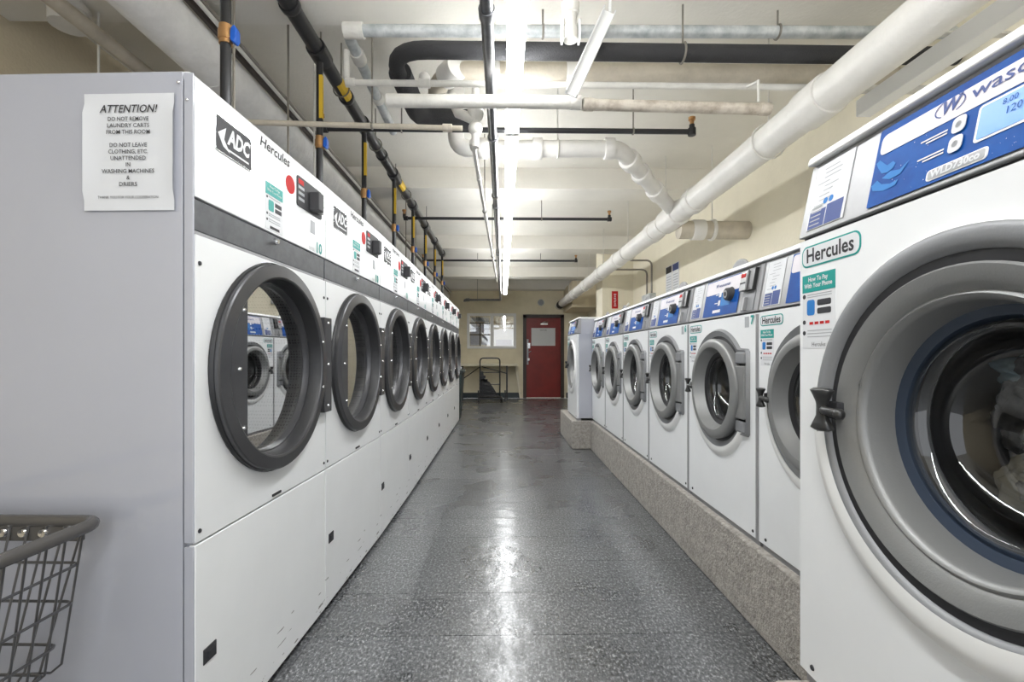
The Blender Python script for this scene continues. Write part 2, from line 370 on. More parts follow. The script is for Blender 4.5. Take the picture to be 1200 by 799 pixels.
def make_dryer(W, first=False):
    d = thing('tumble_dryer', '', 'dryer')
    h = W/2; g = .004; H = 2.035; DC = 1.18; RR = .382
    # cabinet with an opening for the drum
    cb = MB(); cb.box(-h+.016, h-.016, .55, 1.10, .02, H-.004)
    cb.box(-h+.016, -h+.022, .02, .55, .02, H-.004); cb.box(h-.022, h-.016, .02, .55, .02, H-.004)
    cb.box(-h+.022, h-.022, .02, .55, H-.03, H-.004); cb.box(-h+.022, h-.022, .02, .55, .02, .05)
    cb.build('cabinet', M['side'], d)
    # upper control panel with rolled top and a folded edge
    MB().prismx([(0,1.677),(.022,1.677),(.022,2.0),(.06,H),(.02,H),(.006,H-.01),(0,H-.025)], -h+g, h-g).build('control_panel', M['enamel'], d, bevel=.003)
    MB().box(-h+g, h-g, .006, .022, 1.583, 1.673).build('trim_band', M['band'], d, bevel=.003)
    MB().box(-h+g, h-g, .008, .020, 1.572, 1.583).build('band_lip', M['graygap'], d)
    MB().lathe([(0,-.012),(.008,-.012),(.011,-.004),(.011,.006)], (0,.003,1.652), 14).build('panel_lock', M['chrome'], d, smooth=True)
    # door panel: plate with round hole
    n = 64; z0, z1 = .688, 1.570; v = []; f = []
    hole = RR-.03
    def outer(a):
        c, s = math.cos(a), math.sin(a); k = 1e9
        if c > 1e-9: k = min(k, (h-g)/c)
        if c < -1e-9: k = min(k, (-h+g)/c)
        if s > 1e-9: k = min(k, (z1-DC)/s)
        if s < -1e-9: k = min(k, (z0-DC)/s)
        return (k*c, DC+k*s)
    angs = sorted([2*math.pi*i/n for i in range(n)]+[math.atan2(zz-DC, xx) % (2*math.pi) for xx in (-h+g, h-g) for zz in (z0, z1)])
    n = len(angs)
    for a in angs:
        x, z = outer(a); v.append((x, 0, z)); v.append((hole*math.cos(a), 0, DC+hole*math.sin(a))); v.append((x, .02, z)); v.append((hole*math.cos(a), .02, DC+hole*math.sin(a)))
    for i in range(n):
        j = (i+1) % n; f += [(4*i,4*i+1,4*j+1,4*j), (4*i+2,4*j+2,4*j+3,4*i+3), (4*i,4*j,4*j+2,4*i+2), (4*i+1,4*i+3,4*j+3,4*j+1)]
    dp = MB().add(v, f).build('door_panel', M['enamel'], d)
    mb = MB()
    for (x, z) in ((-h+.02,z0+.03),(h-.02,z0+.03),(-h+.02,1.49),(h-.02,1.49)): mb.lathe([(0,-.004),(.006,-.003),(.007,.001)], (x,0,z), 10)
    mb.build('screw', M['ink'], dp, smooth=True)
    MB().box(-.03, .03, -.004, .003, .697, .706).build('finger_slot', M['ink'], dp)
    lp = MB().box(-h+g, h-g, 0, .02, .03, .681).build('lower_panel', M['scuff'], d, bevel=.003)
    MB().box(-h+.035, -h+.092, -.003, .004, .318, .363).build('latch', M['darkgrey'], lp, bevel=.002)
    MB().box(-h+.05, -h+.077, -.008, -.002, .330, .351).build('latch_bolt', M['ink'], lp)
    MB().box(-h+.01, h-.01, .03, .06, 0, .03).build('toe_kick', M['ink'], d)
    # door
    MB().lathe([(RR,.003),(RR+.004,-.006),(RR,-.016)], (0,0,DC)).build('door_gasket', M['black'], d, smooth=True)
    ring = MB().lathe([(RR-.002,-.012),(RR-.003,-.028),(RR-.007,-.032),(RR-.048,-.037),(RR-.054,-.034),(RR-.056,-.028)], (0,0,DC), 80).build('door_ring', M['ring'], d, smooth=True, angle=28)
    MB().lathe([(RR-.056,-.029),(RR-.060,-.022),(RR-.068,.020)], (0,0,DC), 80).build('door_funnel', M['black'], d, smooth=True)
    MB().lathe([(RR-.067,.018),(RR-.072,.019),(RR-.074,.030),(RR-.080,.046)], (0,0,DC), 80).build('glass_trim', M['ring'], d, smooth=True, angle=28)
    # plate segment on the latch side
    cx = -.240; r = RR-.05; a0 = math.acos(cx/r); pts = []
    for k in range(17):
        a = a0 + (2*math.pi-2*a0)*k/16; pts.append((r*math.cos(a), DC+r*math.sin(a)))
    MB().prism(pts, -.034, -.024).build('latch_plate', M['ring'], ring)
    rv = MB()
    for (x, z) in ((-.285,DC),(-.262,DC+.19),(-.262,DC-.19),(.33,DC+.1),(.33,DC-.1)): rv.lathe([(0,-.007),(.005,-.006),(.008,-.001),(.008,.004)], (x,-.034,z), 12)
    rv.build('rivet', M['chrome'], ring, smooth=True)
    MB().disc(RR-.078, .042, (0,0,DC), 64).build('door_glass', M['mirror'], d)
    hp = MB().box(h-.075, h+.0, -.030, -.003, DC-.22, DC+.215).build('hinge_plate', M['ring'], d, bevel=.004)
    hs = MB()
    for z in (DC-.19, DC, DC+.19): hs.lathe([(0,-.006),(.006,-.005),(.008,0)], (h-.04,-.030,z), 10)
    hs.build('hinge_screw', M['chrome'], hp, smooth=True)
    MB().lathe([(RR-.04,.03),(RR-.04,.52),(0,.52)], (0,0,DC), 48).build('drum', M['perf'], d, smooth=True)
    # prints and coin box on the control panel
    e = -.0012
    bx = -h+.085
    bd = MB().prism(rrect(bx, bx+.188, 1.850, 1.962, .006, 2), -.003, 0).build('maker_badge', M['chrome'], d)
    MB().prism(rrect(bx+.003, bx+.185, 1.853, 1.959, .005, 2), -.0036, -.003).build('badge_face', M['plate'], bd)
    b = MB(); put_text(b, 'ADC', bx+.115, -.0042, 1.912, .07, shear=.25, bold=.003, width=.125)
    b.add([(bx+.01,-.0042,1.905),(bx+.05,-.0042,1.935),(bx+.04,-.0042,1.895),(bx+.07,-.0042,1.862),(bx+.035,-.0042,1.872)], [(0,1,2),(2,3,4),(0,2,4)])
    b.box(bx+.06, bx+.17, -.0042, -.0038, 1.868, 1.874); b.build('badge_letters', M['paper'], bd)
    lettering(d, 'maker_lettering', M['ink'], [('Hercules', -h+.43, e, 1.985, .05, dict(shear=.2, bold=.0008, width=.21))])
    sx = -h+.363
    sk = MB().box(sx, sx+.122, e, 0, 1.685, 1.856).build('instruction_sticker', M['paper'], d)
    MB().box(sx, sx+.122, e-.0006, e, 1.812, 1.856).build('sticker_heading', M['teal'], sk)
    lettering(sk, 'heading_letters', M['paper'], [('How To Pay\nWith Your Phone', sx+.06, e-.0012, 1.836, .015, dict(width=.1, res=1))])
    MB().prism(rrect(sx+.02, sx+.055, 1.755, 1.795, .006, 2), e-.0008, e).build('sticker_icon', M['teal'], sk)
    k = MB(); k.box(sx+.065, sx+.11, e-.0008, e, 1.778, 1.793); k.box(sx+.065, sx+.11, e-.0008, e, 1.757, 1.772); k.box(sx+.03, sx+.095, e-.0008, e, 1.69, 1.70)
    for z in (1.802, 1.742, 1.72): k.prism([(sx+.01+.005*math.cos(q*.785), z+.005*math.sin(q*.785)) for q in range(8)], e-.0008, e)
    k.build('sticker_print', M['ink'], sk)
    k = MB()
    for z in (1.803, 1.742, 1.735, 1.722, 1.714): k.box(sx+.022, sx+.1, e-.0008, e, z, z+.003)
    k.build('sticker_lines', M['greyink'], sk)
    MB().prism([(-h+.544+.036*math.cos(a*.2618), 1.905+.036*math.sin(a*.2618)) for a in range(24)], e, 0).build('red_sticker', M['redp'], d)
    cxx = -h+.595
    cp = MB().prism(rrect(cxx, cxx+.232, 1.842, 1.966, .01, 3), -.004, 0).build('coin_plate', M['plate'], d)
    MB().box(cxx+.01, cxx+.055, -.0048, -.004, 1.935, 1.955).build('price_panel', M['redp'], cp)
    k = MB()
    for q in range(3): k.box(cxx+.01, cxx+.06, -.0048, -.004, 1.915-q*.024, 1.927-q*.024)
    k.build('plate_print', M['greyink'], cp)
    MB().box(cxx+.1, cxx+.15, -.05, -.004, 1.85, 1.93).build('coin_slide', M['plate'], cp, bevel=.005)
    MB().box(cxx+.15, cxx+.215, -.022, -.004, 1.86, 1.925).build('coin_tray', M['panelm'], cp, bevel=.004)
    MB().box(cxx+.155, cxx+.21, -.0235, -.022, 1.89, 1.896).build('tray_slot', M['ink'], cp)
    MB().box(-h+.72, -h+.765, e, 0, 1.76, 1.815).build('small_sticker', M['greyink'], d)
    return d

dist = [1.335+.0155, 2.212+.015, 3.083+.015, 3.954+.015, 4.86+.015, 5.765+.015, 6.67+.015, 7.575+.015, 8.48+.015]
xs = [-.878, -.838, -.810, -.800, -.80, -.80, -.80, -.80, -.80]
dn = ['first large white coin dryer at the left, with a notice taped to its side',
      'second white dryer in the left row, next beyond the one with the taped notice',
      'third white dryer from the front of the left row', 'fourth white dryer from the front of the left row',
      'fifth white dryer from the front, middle of the left row', 'sixth white dryer from the front of the left row',
      'seventh white dryer, last but one before the back wall', 'eighth and last white dryer of the left row beside the black bin']
proto = make_dryer(DW)
for i in range(8):
    a = Vector((xs[i], dist[i], 0)); b = Vector((xs[i+1], dist[i+1], 0)); dv = b-a; Wd = dv.length
    o = proto if i == 0 else copy_tree(proto)
    o.location = (a+b)/2
    o.rotation_euler = (0, 0, math.atan2(dv.y, dv.x)); o.scale = (Wd/DW if i else 1, 1, 1)
    o['label'] = dn[i]; o['category'] = 'dryer'; o['group'] = 'row of coin dryers on the left'
    if i < 3:
        lettering(o, 'machine_number', M['teal'], [(str(10+i), DW/2-.075, -.0012, 1.705, .065, dict(bold=.002, width=.055)), ])
        lettering(o, 'number_caption', M['greyink'], [('DRYER', DW/2-.145, -.0012, 1.69, .02, dict(width=.05, res=1))])
    if i == 0: first = o
# side cladding of the first dryer with its seam lines
h = DW/2
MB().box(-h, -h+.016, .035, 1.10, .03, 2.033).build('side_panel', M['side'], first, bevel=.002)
MB().box(-h-.002, -h+.004, .003, .030, .690, 2.028).build('front_edge', M['side'], first, bevel=.002)
MB().box(-h-.002, -h+.004, .003, .030, .03, .679).build('front_edge', M['side'], first, bevel=.002)
rp = MB()
for (y, z) in ((.045, 2.0), (.02, 1.95)): rp.sphere((-h-.002, y, z), .005, 5)
rp.build('side_screw', M['chrome'], first, smooth=True)

# notice taped to the side of the first dryer
nt_ = thing('taped_notice', 'white paper notice headed ATTENTION taped to the side of the first dryer', 'notice')
a = Vector((xs[0], dist[0], 0)); b = Vector((xs[1], dist[1], 0)); dv = (b-a).normalized(); back = Vector((-dv.y, dv.x, 0))
nt_.location = a + back*.185 - dv*.004; nt_.rotation_euler = (0, 0, math.atan2(dv.y, dv.x)-R(90))
# local: x to the right along the side, -y toward the camera
nw, nz0, nz1 = .262, 1.636, 1.968
sh = MB(); nx = 10; nzn = 12; v = []; f = []
for i in range(nx+1):
    for j in range(nzn+1):
        x = -nw/2+nw*i/nx; z = nz0+(nz1-nz0)*j/nzn
        y = -.002-.0025*abs(noise.noise(Vector((x*14, z*9, 3)))) - (.006 if i in (0, nx) and 1 < j < nzn-1 else 0)
        v.append((x, y, z))
for i in range(nx):
    for j in range(nzn): q = i*(nzn+1)+j; f.append((q, q+nzn+1, q+nzn+2, q+1))
sh.add(v, f).build('paper_sheet', M['paper'], nt_, smooth=True)
tp = MB(); tp.box(-nw/2-.012, nw/2+.012, -.0052, -.0048, nz1-.02, nz1+.012)
mb = MB(); y = -.0062
put_text(mb, 'ATTENTION!', 0, y, 1.922, .031, shear=.25, bold=.0003, width=.168)
for k, (tx, wd) in enumerate((('DO NOT REMOVE',.118),('LAUNDRY CARTS',.122),('FROM THIS ROOM',.126),('',0),('DO NOT LEAVE',.108),('CLOTHING, ETC.',.115),('UNATTENDED',.102),('IN',.013),('WASHING MACHINES',.152),('&',.01),('DRIERS',.052))):
    if tx: put_text(mb, tx, 0, y, 1.894-k*.0185, .0165, bold=.0001, width=wd)
put_text(mb, 'THANK YOU FOR YOUR COOPERATION', 0, y, 1.672, .011, width=.175)
mb.build('notice_text', M['ink'], nt_)

# ---------------------------------------------------------------- washers
def wring(mb, prof, c, n=72): return mb.lathe(prof, c, n)
def garment(name, m, c, s, seed, parent, amp=.35):
    bm = bmesh.new(); bmesh.ops.create_icosphere(bm, subdivisions=4, radius=1)
    for v in bm.verts:
        p = v.co.copy(); k = 1+amp*noise.noise(p*1.6+Vector((seed,0,0)))+amp*.6*noise.noise(p*4+Vector((0,seed,0)))+amp*.3*abs(noise.noise(p*9+Vector((0,0,seed))))
        v.co = Vector((p.x*s[0]*k+c[0], p.y*s[1]*k+c[1], p.z*s[2]*k+c[2]))
    for f in bm.faces: f.smooth = True
    me = bpy.data.meshes.new(name); bm.to_mesh(me); bm.free(); me.materials.append(m)
    o = bpy.data.objects.new(name, me); C.objects.link(o); o.parent = parent
    return o

def make_washer(big):
    if big: W, H1, H2, CZ, SR, RO, RI, prd = .895, 1.164, 1.387, .721, .366, .297, .240, .004
    else:   W, H1, H2, CZ, SR, RO, RI, prd = .781, 1.050, 1.300, .680, .312, .262, .212, .045
    h = W/2; d = thing('washing_machine', '', 'washer')
    # body: front plate with hole + box behind
    n = 64; hole = RO-.03; z0, z1 = .03, H1-.004; v = []; f = []
    def outer(a):
        c, s = math.cos(a), math.sin(a); k = 1e9
        if abs(c) > 1e-9: k = min(k, h/abs(c))
        if s > 1e-9: k = min(k, (z1-CZ)/s)
        if s < -1e-9: k = min(k, (z0-CZ)/s)
        return (k*c, CZ+k*s)
    angs = sorted([2*math.pi*i/n for i in range(n)]+[math.atan2(zz-CZ, xx) % (2*math.pi) for xx in (-h, h) for zz in (z0, z1)]); n = len(angs)
    for a in angs:
        x, z = outer(a)
        for y in (0, .03): v += [(x,y,z), (hole*math.cos(a), y, CZ+hole*math.sin(a))]
    for i in range(n):
        j = (i+1) % n; f += [(4*i,4*i+1,4*j+1,4*j), (4*i+2,4*j+2,4*j+3,4*i+3), (4*i,4*j,4*j+2,4*i+2), (4*i+1,4*i+3,4*j+3,4*j+1)]
    MB().add(v, f).build('front_panel', M['enamel'], d)
    depth = .80
    bd = MB(); bd.box(-h+.002, -h+.01, .03, depth, .03, H1); bd.box(h-.01, h-.002, .03, depth, .03, H1); bd.box(-h+.01, h-.01, depth-.01, depth, .03, H1)
    bd.box(-h+.002, h-.002, .05, depth, H1-.01, H2-.02)
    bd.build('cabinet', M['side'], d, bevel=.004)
    MB().box(-h+.01, h-.01, .012, .06, 0, .03).build('base_rail', M['graygap'], d)
    s = MB()
    for x in (-h+.05, h-.05): s.lathe([(0,-.004),(.006,-.003),(.008,.001)], (x,0,.055), 10)
    s.build('base_screw', M['ink'], d, smooth=True)
    MB().box(h-.022, h-.002, -.003, 0, .03, H1-.01).build('corner_strip', M['panelm'], d) if not big else None
    # sloping control head
    tl = .035; rim = .028
    hd = MB().prismx([(-.004,H1+.004),(.06,H1+.004),(.06,H2-rim),(tl,H2-rim)], -h, h).build('control_head', M['panelm'], d, bevel=.003)
    MB().box(-h+.004, h-.004, .01, .05, H1-.008, H1+.006).build('head_gap', M['ink'], d)
    MB().prismx([(tl-.018,H2-rim+.002),(depth,H2-rim+.002),(depth,H2-.006),(tl+.01,H2),(tl-.012,H2-.004)], -h, h).build('top_cover', M['enamel'] if not big else M['housing'], d, bevel=.006)
    # front of head plane: y at height z
    hz = H2-rim-H1-.004
    def fy(z): return -.004+(tl+.004)*(z-H1-.004)/hz
    def head_plate(name, x0, x1, z0, z1, m, off, parent=hd, r=0):
        pts = rrect(x0, x1, z0, z1, r, 3) if r else [(x0,z0),(x1,z0),(x1,z1),(x0,z1)]
        mb = MB(); n = len(pts)
        mb.add([(x, fy(z)-off, z) for x, z in pts]+[(x, fy(z)-off+.0015, z) for x, z in pts], [tuple(range(n))]+[(i,i+n,(i+1)%n+n,(i+1)%n) for i in range(n)])
        return mb.build(name, m, parent)
    def head_text(name, items, m, off, parent):
        mb = MB()
        for it in items: put_text(mb, *it[:5], **(it[5] if len(it) > 5 else {}))
        mb.v = [(x, fy(z)-off, z) for x, y, z in mb.v]
        return mb.build(name, m, parent)
    zb, zt = H1+.012, H2-rim-.008
    # notice card
    c0, c1 = (-h+.028, -h+.160) if big else (-h+.03, -h+.155)
    hh = zt-zb
    cd = head_plate('instruction_card', c0, c1, zb+.006, zt-.003, M['paper'], .0022)
    head_plate('card_blue_box', c0+.006, (c0+c1)/2-.002, zb+.008, zb+.30*hh, M['inkb'], .003, cd); head_plate('card_blue_box', (c0+c1)/2+.002, c1-.008, zb+.008, zb+.33*hh, M['inkb'], .003, cd)
    k = MB()
    rnd = random.Random(5)
    def qb(x0, x1, z0, z1): k.add([(x0,fy(z0)-.003,z0),(x1,fy(z0)-.003,z0),(x1,fy(z1)-.003,z1),(x0,fy(z1)-.003,z1)], [(0,1,2,3)])
    for q in range(9):
        z = zt-.02-q*hh*.065; x0 = c0+.015+rnd.uniform(0,.03); qb(x0, x0+rnd.uniform(.03,.06), z, z+.0025)
    for q in range(5): z = zb+.015+q*.011; k.add([(c0+.012,fy(z)-.004,z),(c0+.05,fy(z)-.004,z),(c0+.05,fy(z+.003)-.004,z+.003),(c0+.012,fy(z+.003)-.004,z+.003)], [(0,1,2,3)])
    k.build('card_print', M['greyink'], cd)
    k = MB()
    for q in range(2): k.prism([(c0+.058+q*.02+.008*math.cos(a*.5236), zb+.40*hh+.008*math.sin(a*.5236)) for a in range(12)], 0, .001)
    k.v = [(x, fy(z)-.003-yy*.2, z) for x, yy, z in k.v]; k.build('card_icon', M['blue2'], cd)
    # blue fascia
    f0, f1 = (-h+.235, -h+.735) if big else (-h+.20, -h+.585)
    if not big and False: pass
    fs = head_plate('fascia', f0, f1, zb+.002, zt-.004, M['blue'], .003, hd, .004)
    fz = zt-zb
    ws = head_plate('fascia_white_band', f0+(.010 if big else .006), f1-(.010 if big else .006), zb+(.64 if big else .60)*fz, zt-.020 if big else zt-.009, M['pink'], .0042, fs, .012)
    lz = zb+.80*fz
    if big:
        head_text('fascia_lettering', [('W', f0+.165, 0, lz, .034, dict(shear=.2, bold=.0012)), ('wascomat', f0+.30, 0, lz, .034, dict(width=.19, bold=.0002))], M['inkb'], .0052, fs)
        k = MB()
        for sgn in (-1, 1):
            arc = [(f0+.165+sgn*(.030*math.cos(a)), lz+.017*math.sin(a)) for a in [R(-60+120*q/10) for q in range(11)]]
            inn = [(f0+.165+sgn*(.0275*math.cos(a)), lz+.015*math.sin(a)) for a in [R(-60+120*q/10) for q in range(11)]]
            k.add([(x, fy(z)-.0052, z) for x, z in arc+inn], [(q, q+1, q+12, q+11) for q in range(10)])
        k.build('fascia_emblem', M['inkb'], fs)
        dz0, dz1 = zb+.27*fz, zb+.60*fz
        head_plate('display_frame', f0+.225, f1-.06, dz0-.004, dz1+.002, M['housing'], .0045, fs, .006)
        ds = head_plate('display', f0+.230, f1-.064, dz0, dz1-.002, M['lcd'], .0055, fs, .004)
        head_text('display_text', [('1201', f0+.29, 0, dz0+.028, .018), ('8.00', f0+.278, 0, dz0+.045, .014)], M['blue'], .0065, ds)
        for q in range(2):
            zc = zb+(.46-.20*q)*fz
            bt = head_plate('button', f0+.180, f0+.205, zc-.001, zc+.028, M['paper'], .0065, fs, .008)
            k = MB(); k.prism([(f0+.1925+.006*math.cos(a*.785), zc+.0135+.006*math.sin(a*.785)) for a in range(8)], 0, .001); k.v = [(x, fy(z)-.0072, z) for x, yy, z in k.v]; k.build('button_mark', M['greyink'], bt)
        k = MB()
        for q in range(2):
            for p in range(2):
                z = zb+(.53-.20*q)*fz-p*.006; x0 = f0+.115+p*.012; k.add([(x0,fy(z)-.0045,z),(f0+.170,fy(z)-.0045,z),(f0+.170,fy(z+.003)-.0045,z+.003),(x0,fy(z+.003)-.0045,z+.003)], [(0,1,2,3)])
        k.build('button_caption', M['paper'], fs)
        mp = head_plate('model_plate', f0+.143, f0+.255, zb+.045*fz, zb+.165*fz, M['housing'], .0045, fs, .006)
        head_plate('model_plate_face', f0+.147, f0+.251, zb+.058*fz, zb+.152*fz, M['greyink'], .0055, mp, .004)
        head_text('model_letters', [('WLD730co', f0+.199, 0, zb+.105*fz, .018, dict(bold=.0007, width=.092))], M['paper'], .0065, mp)
        # swimmer and splashes printed on the fascia
        k = MB(); rnd = random.Random(9)
        def poly(pts, mb=k, off=.0042): mb.add([(f0+x, fy(zb+z)-off, zb+z) for x, z in pts], [tuple(range(len(pts)))])
        poly([(.006,.098),(.014,.103),(.028,.091),(.038,.083),(.052,.086),(.060,.079),(.055,.070),(.042,.066),(.026,.070),(.012,.088)])
        poly([(.05,.066),(.075,.06),(.095,.072),(.078,.05),(.052,.048),(.03,.058)])
        poly([(.004,.05),(.018,.058),(.032,.045),(.055,.038),(.075,.040),(.070,.030),(.04,.028),(.01,.038)])
        k.build('fascia_picture', M['blue2'], fs)
        k = MB()
        for q in range(46):
            x = rnd.uniform(.02, f1-f0-.03); z = rnd.uniform(.01, .62*fz); s2 = rnd.uniform(.0006, .0016)
            poly([(x,z),(x+s2,z),(x+s2,z+s2),(x,z+s2)], k)
        k.build('fascia_specks', M['pink'], fs)
    else:
        head_text('fascia_lettering', [('W', f0+.13, 0, lz, .026, dict(shear=.2, bold=.001)), ('wascomat', f0+.215, 0, lz, .024, dict(width=.125, bold=.0004))], M['inkb'], .0052, fs)
        k = MB()
        def poly(pts): k.add([(f0+x, fy(zb+z)-.0045, zb+z) for x, z in pts], [tuple(range(len(pts)))])
        for q in range(2):
            z = .10-.045*q
            poly([(.17,z),(.195,z),(.195,z+.028),(.17,z+.028)]); poly([(.13,z+.012),(.165,z+.012),(.165,z+.017),(.13,z+.017)])
        poly([(.12,.018),(.21,.018),(.21,.034),(.12,.034)])
        k.build('fascia_print', M['paper'], fs)
        head_plate('fascia_light_patch', f0+.20, f0+.30, zb+.05, zb+.115, M['blue2'], .0042, fs, .003)
        zc = zb+.50*fz; kx = f1-.085
        kb = MB().lathe([(0,-.032),(.026,-.032),(.031,-.028),(.034,-.008),(.038,0)], (kx, fy(zc)-.001, zc), 20).build('selector_knob', M['plate'], hd, smooth=True)
        MB().lathe([(.012,-.0335),(.016,-.034),(.020,-.0335),(.020,-.031)], (kx, fy(zc)-.001, zc), 20).build('knob_ring', M['panelm'], kb, smooth=True)
    if not big: head_plate('head_end_strip', h-.034, h-.001, H1+.006, zt+.004, M['graygap'], .003)
    # coin box at the right of the head
    q0, q1 = (-h+.76, -h+.87) if big else (-h+.62, h-.045)
    cb = MB(); zc = zb+.42*hh
    def ybx(mb, x0, x1, z0, z1, p): 
        mb.add([(x0,fy(z0)-p,z0),(x1,fy(z0)-p,z0),(x1,fy(z1)-p,z1),(x0,fy(z1)-p,z1),(x0,fy(z0)+.004,z0),(x1,fy(z0)+.004,z0),(x1,fy(z1)+.004,z1),(x0,fy(z1)+.004,z1)],
               [(0,1,2,3),(0,4,5,1),(1,5,6,2),(2,6,7,3),(3,7,4,0)]); return mb
    co = ybx(MB(), q0, q1, zb, zt-.002, .003).build('coin_box', M['silverd'], hd)
    ybx(MB(), q0+.045, q1-.002, zc+.01, zt-.006, .020).build('coin_side', M['blackp'], co, bevel=.002)
    ybx(MB(), q0+.004, q0+.062 if not big else q0+.07, zc+.012, zt-.01, .028).build('coin_mech', M['panelm'], co, bevel=.003)
    ybx(MB(), q0+.012, q0+.050, zc+.075 if not big else zc+.06, zt-.024, .030).build('price_display', M['redp'], co)
    ybx(MB(), q0+.010, q0+.056, zc+.045, zc+.052, .030).build('coin_slot', M['ink'], co)
    ybx(MB(), q0+.035, q0+.055, zb+.004, zc-.02, .018).build('coin_chute', M['panelm'], co, bevel=.002)
    # raised soap lid on top
    if not big:
        lx = 0.02
        pts = [(lx+.085*math.cos(a), H2+.058*math.sin(a)) for a in [R(180*q/14) for q in range(15)]]
        MB().prism(pts, .10, .112).build('soap_lid', M['panelm'], d, bevel=.003)
        pts = [(lx+.07*math.cos(a), H2+.006+.042*math.sin(a)) for a in [R(180*q/14) for q in range(15)]]
        MB().prism(pts, .097, .10).build('lid_inset', M['graygap'], d)
    # door surround
    cc = (0, 0, CZ)
    if big:
        MB().lathe([(SR,.001),(SR-.004,-.014),(SR-.014,-.022),(SR-.035,-.019),(RO+.022,-.011),(RO+.019,.0)], cc, 80).build('door_surround', M['silverd'], d, smooth=True, angle=70)
        MB().lathe([(SR+.004,.001),(SR-.002,-.012),(SR-.006,-.016)], cc, 80).build('door_rim', M['housing'], d, smooth=True)
        # pale lip running round the lower part
        v = []; f = []; nn = 48
        for i in range(nn+1):
            a = R(188+164*i/nn); e = .9*math.sin(math.pi*i/nn)**.6*.026
            for r, y in ((SR+.004+e, .001), (SR+e*.5, -.018), (SR-.016, -.0235), (SR-.040, -.0215)): v.append((r*math.cos(a), y, CZ+r*math.sin(a)))
        for i in range(nn):
            for q in range(3): f.append((4*i+q, 4*i+q+1, 4*i+q+5, 4*i+q+4))
        MB().add(v, f).build('surround_lip', M['housing'], d, smooth=True, angle=80)
        MB().lathe([(RO+.020,-.0075),(RO+.001,-.0075)], cc, 80).build('door_gap', M['black'], d)
    else:
        n = 40; pts = []
        for i in range(n+1):
            a = R(42+276*i/n); pts.append((SR*math.cos(a), CZ+SR*math.sin(a)))
        pts += [(.305, CZ-.205), (.318, CZ-.192), (.318, CZ+.192), (.305, CZ+.205)]
        hole_pts = [( (RO-.03)*math.cos(R(360*i/48)), CZ+(RO-.03)*math.sin(R(360*i/48))) for i in range(48)]
        # recess surround: dark inner, grey rim
        m_ = MB(); nn = len(pts); v = [(x, -.001, z) for x, z in pts]+[(x*.97+.0, -.016, (z-CZ)*.97+CZ) for x, z in pts]+[(x*.88, -.004, (z-CZ)*.88+CZ) for x, z in pts]
        f = []
        for i in range(nn):
            j = (i+1) % nn; f += [(i, j, j+nn, i+nn), (i+nn, j+nn, j+2*nn, i+2*nn)]
        m_.add(v, f).build('door_surround', M['silverd'], d, smooth=True, angle=70)
        k = MB(); v = [(x*.885, -.003, (z-CZ)*.885+CZ) for x, z in pts]+[((RO-.035)*math.cos(math.atan2(z-CZ,x)), -.003, CZ+(RO-.035)*math.sin(math.atan2(z-CZ,x))) for x, z in pts]
        k.add(v, [(i, (i+1)%nn, (i+1)%nn+nn, i+nn) for i in range(nn)]).build('door_gap', M['black'], d)
        hb = MB().box(.20, .308, -.028, -.004, CZ-.125, CZ+.125); hb.build('hinge_block', M['silver'], d, bevel=.006)
        MB().box(.215, .304, -.022, -.004, CZ+.135, CZ+.19).build('hinge_cover', M['silverd'], d, bevel=.008)
        MB().box(.215, .304, -.022, -.004, CZ-.19, CZ-.135).build('hinge_cover', M['silverd'], d, bevel=.008)
        v = []; f = []; nn = 40                                      # white lip below
        for i in range(nn+1):
            a = R(182+150*i/nn); e = .042*math.sin(math.pi*i/nn)**.6
            for r, y in ((SR+.002+e, .001), (SR+e*.45, -.018), (SR-.010, -.0185)): v.append((r*math.cos(a), y, CZ+r*math.sin(a)))
        for i in range(nn):
            for q in range(2): f.append((3*i+q, 3*i+q+1, 3*i+q+4, 3*i+q+3))
        MB().add(v, f).build('surround_lip', M['housing'], d, smooth=True, angle=80)
    # door ring
    if big:
        prof = [(RO+.001,.01),(RO+.001,-.010),(RO-.003,-.014),(RO-.03,-.009),(RI+.012,.004),(RI+.006,.000),(RI,.003),(RI-.006,.016),(RI-.012,.075)]
    else:
        prof = [(RO-.004,.0),(RO,-prd+.012),(RO-.005,-prd+.004),(RO-.016,-prd),(RI+.010,-prd-.004),(RI+.004,-prd-.002),(RI+.001,-prd+.006),(RI-.008,-.02),(RI-.022,.010)]
    MB().lathe(prof, cc, 80).build('door_ring', M['silver'], d, smooth=True, angle=42)
    ri = prof[-1][0]; yi = prof[-1][1]
    MB().lathe([(ri+.004,yi-.004),(ri-.018,yi+.004),(ri-.024,yi+.02)], cc, 64).build('glass_gasket', M['navy'] if big else M['black'], d, smooth=True)
    rg = ri-.022
    MB().lathe([(rg+.002,yi+.012),(rg-.010,yi+.000),(rg-.020,yi+.004),(rg-.030,yi+.04),(rg-.045,yi+.085),(rg*.5,yi+.10),(0.002,yi+.105)], cc, 64).build('door_glass', M['glass'], d, smooth=True, angle=80)
    MB().lathe([(rg+.012,yi+.02),(rg+.018,yi+.045),(rg+.006,yi+.06)], cc, 64).build('bellows', M['black'], d, smooth=True)
    MB().lathe([(rg+.004,yi+.06),(rg+.06,yi+.075),(rg+.07,.62),(0,.62)], cc, 64).build('drum', M['drum'], d, smooth=True)
    # handle
    hs_ = 1.35 if big else 1.1
    hx = -.302 if big else -(SR-.012)
    hy = -.026 if big else -.03
    hb = MB(); hz_ = CZ+(.010 if big else -.004)
    prof = [(-.036,.012),(-.032,.018),(-.022,.014),(-.010,.009),(.002,.008),(.014,.010),(.026,.015),(.034,.019),(.038,.013)]
    v = []; f = []; nn = 12
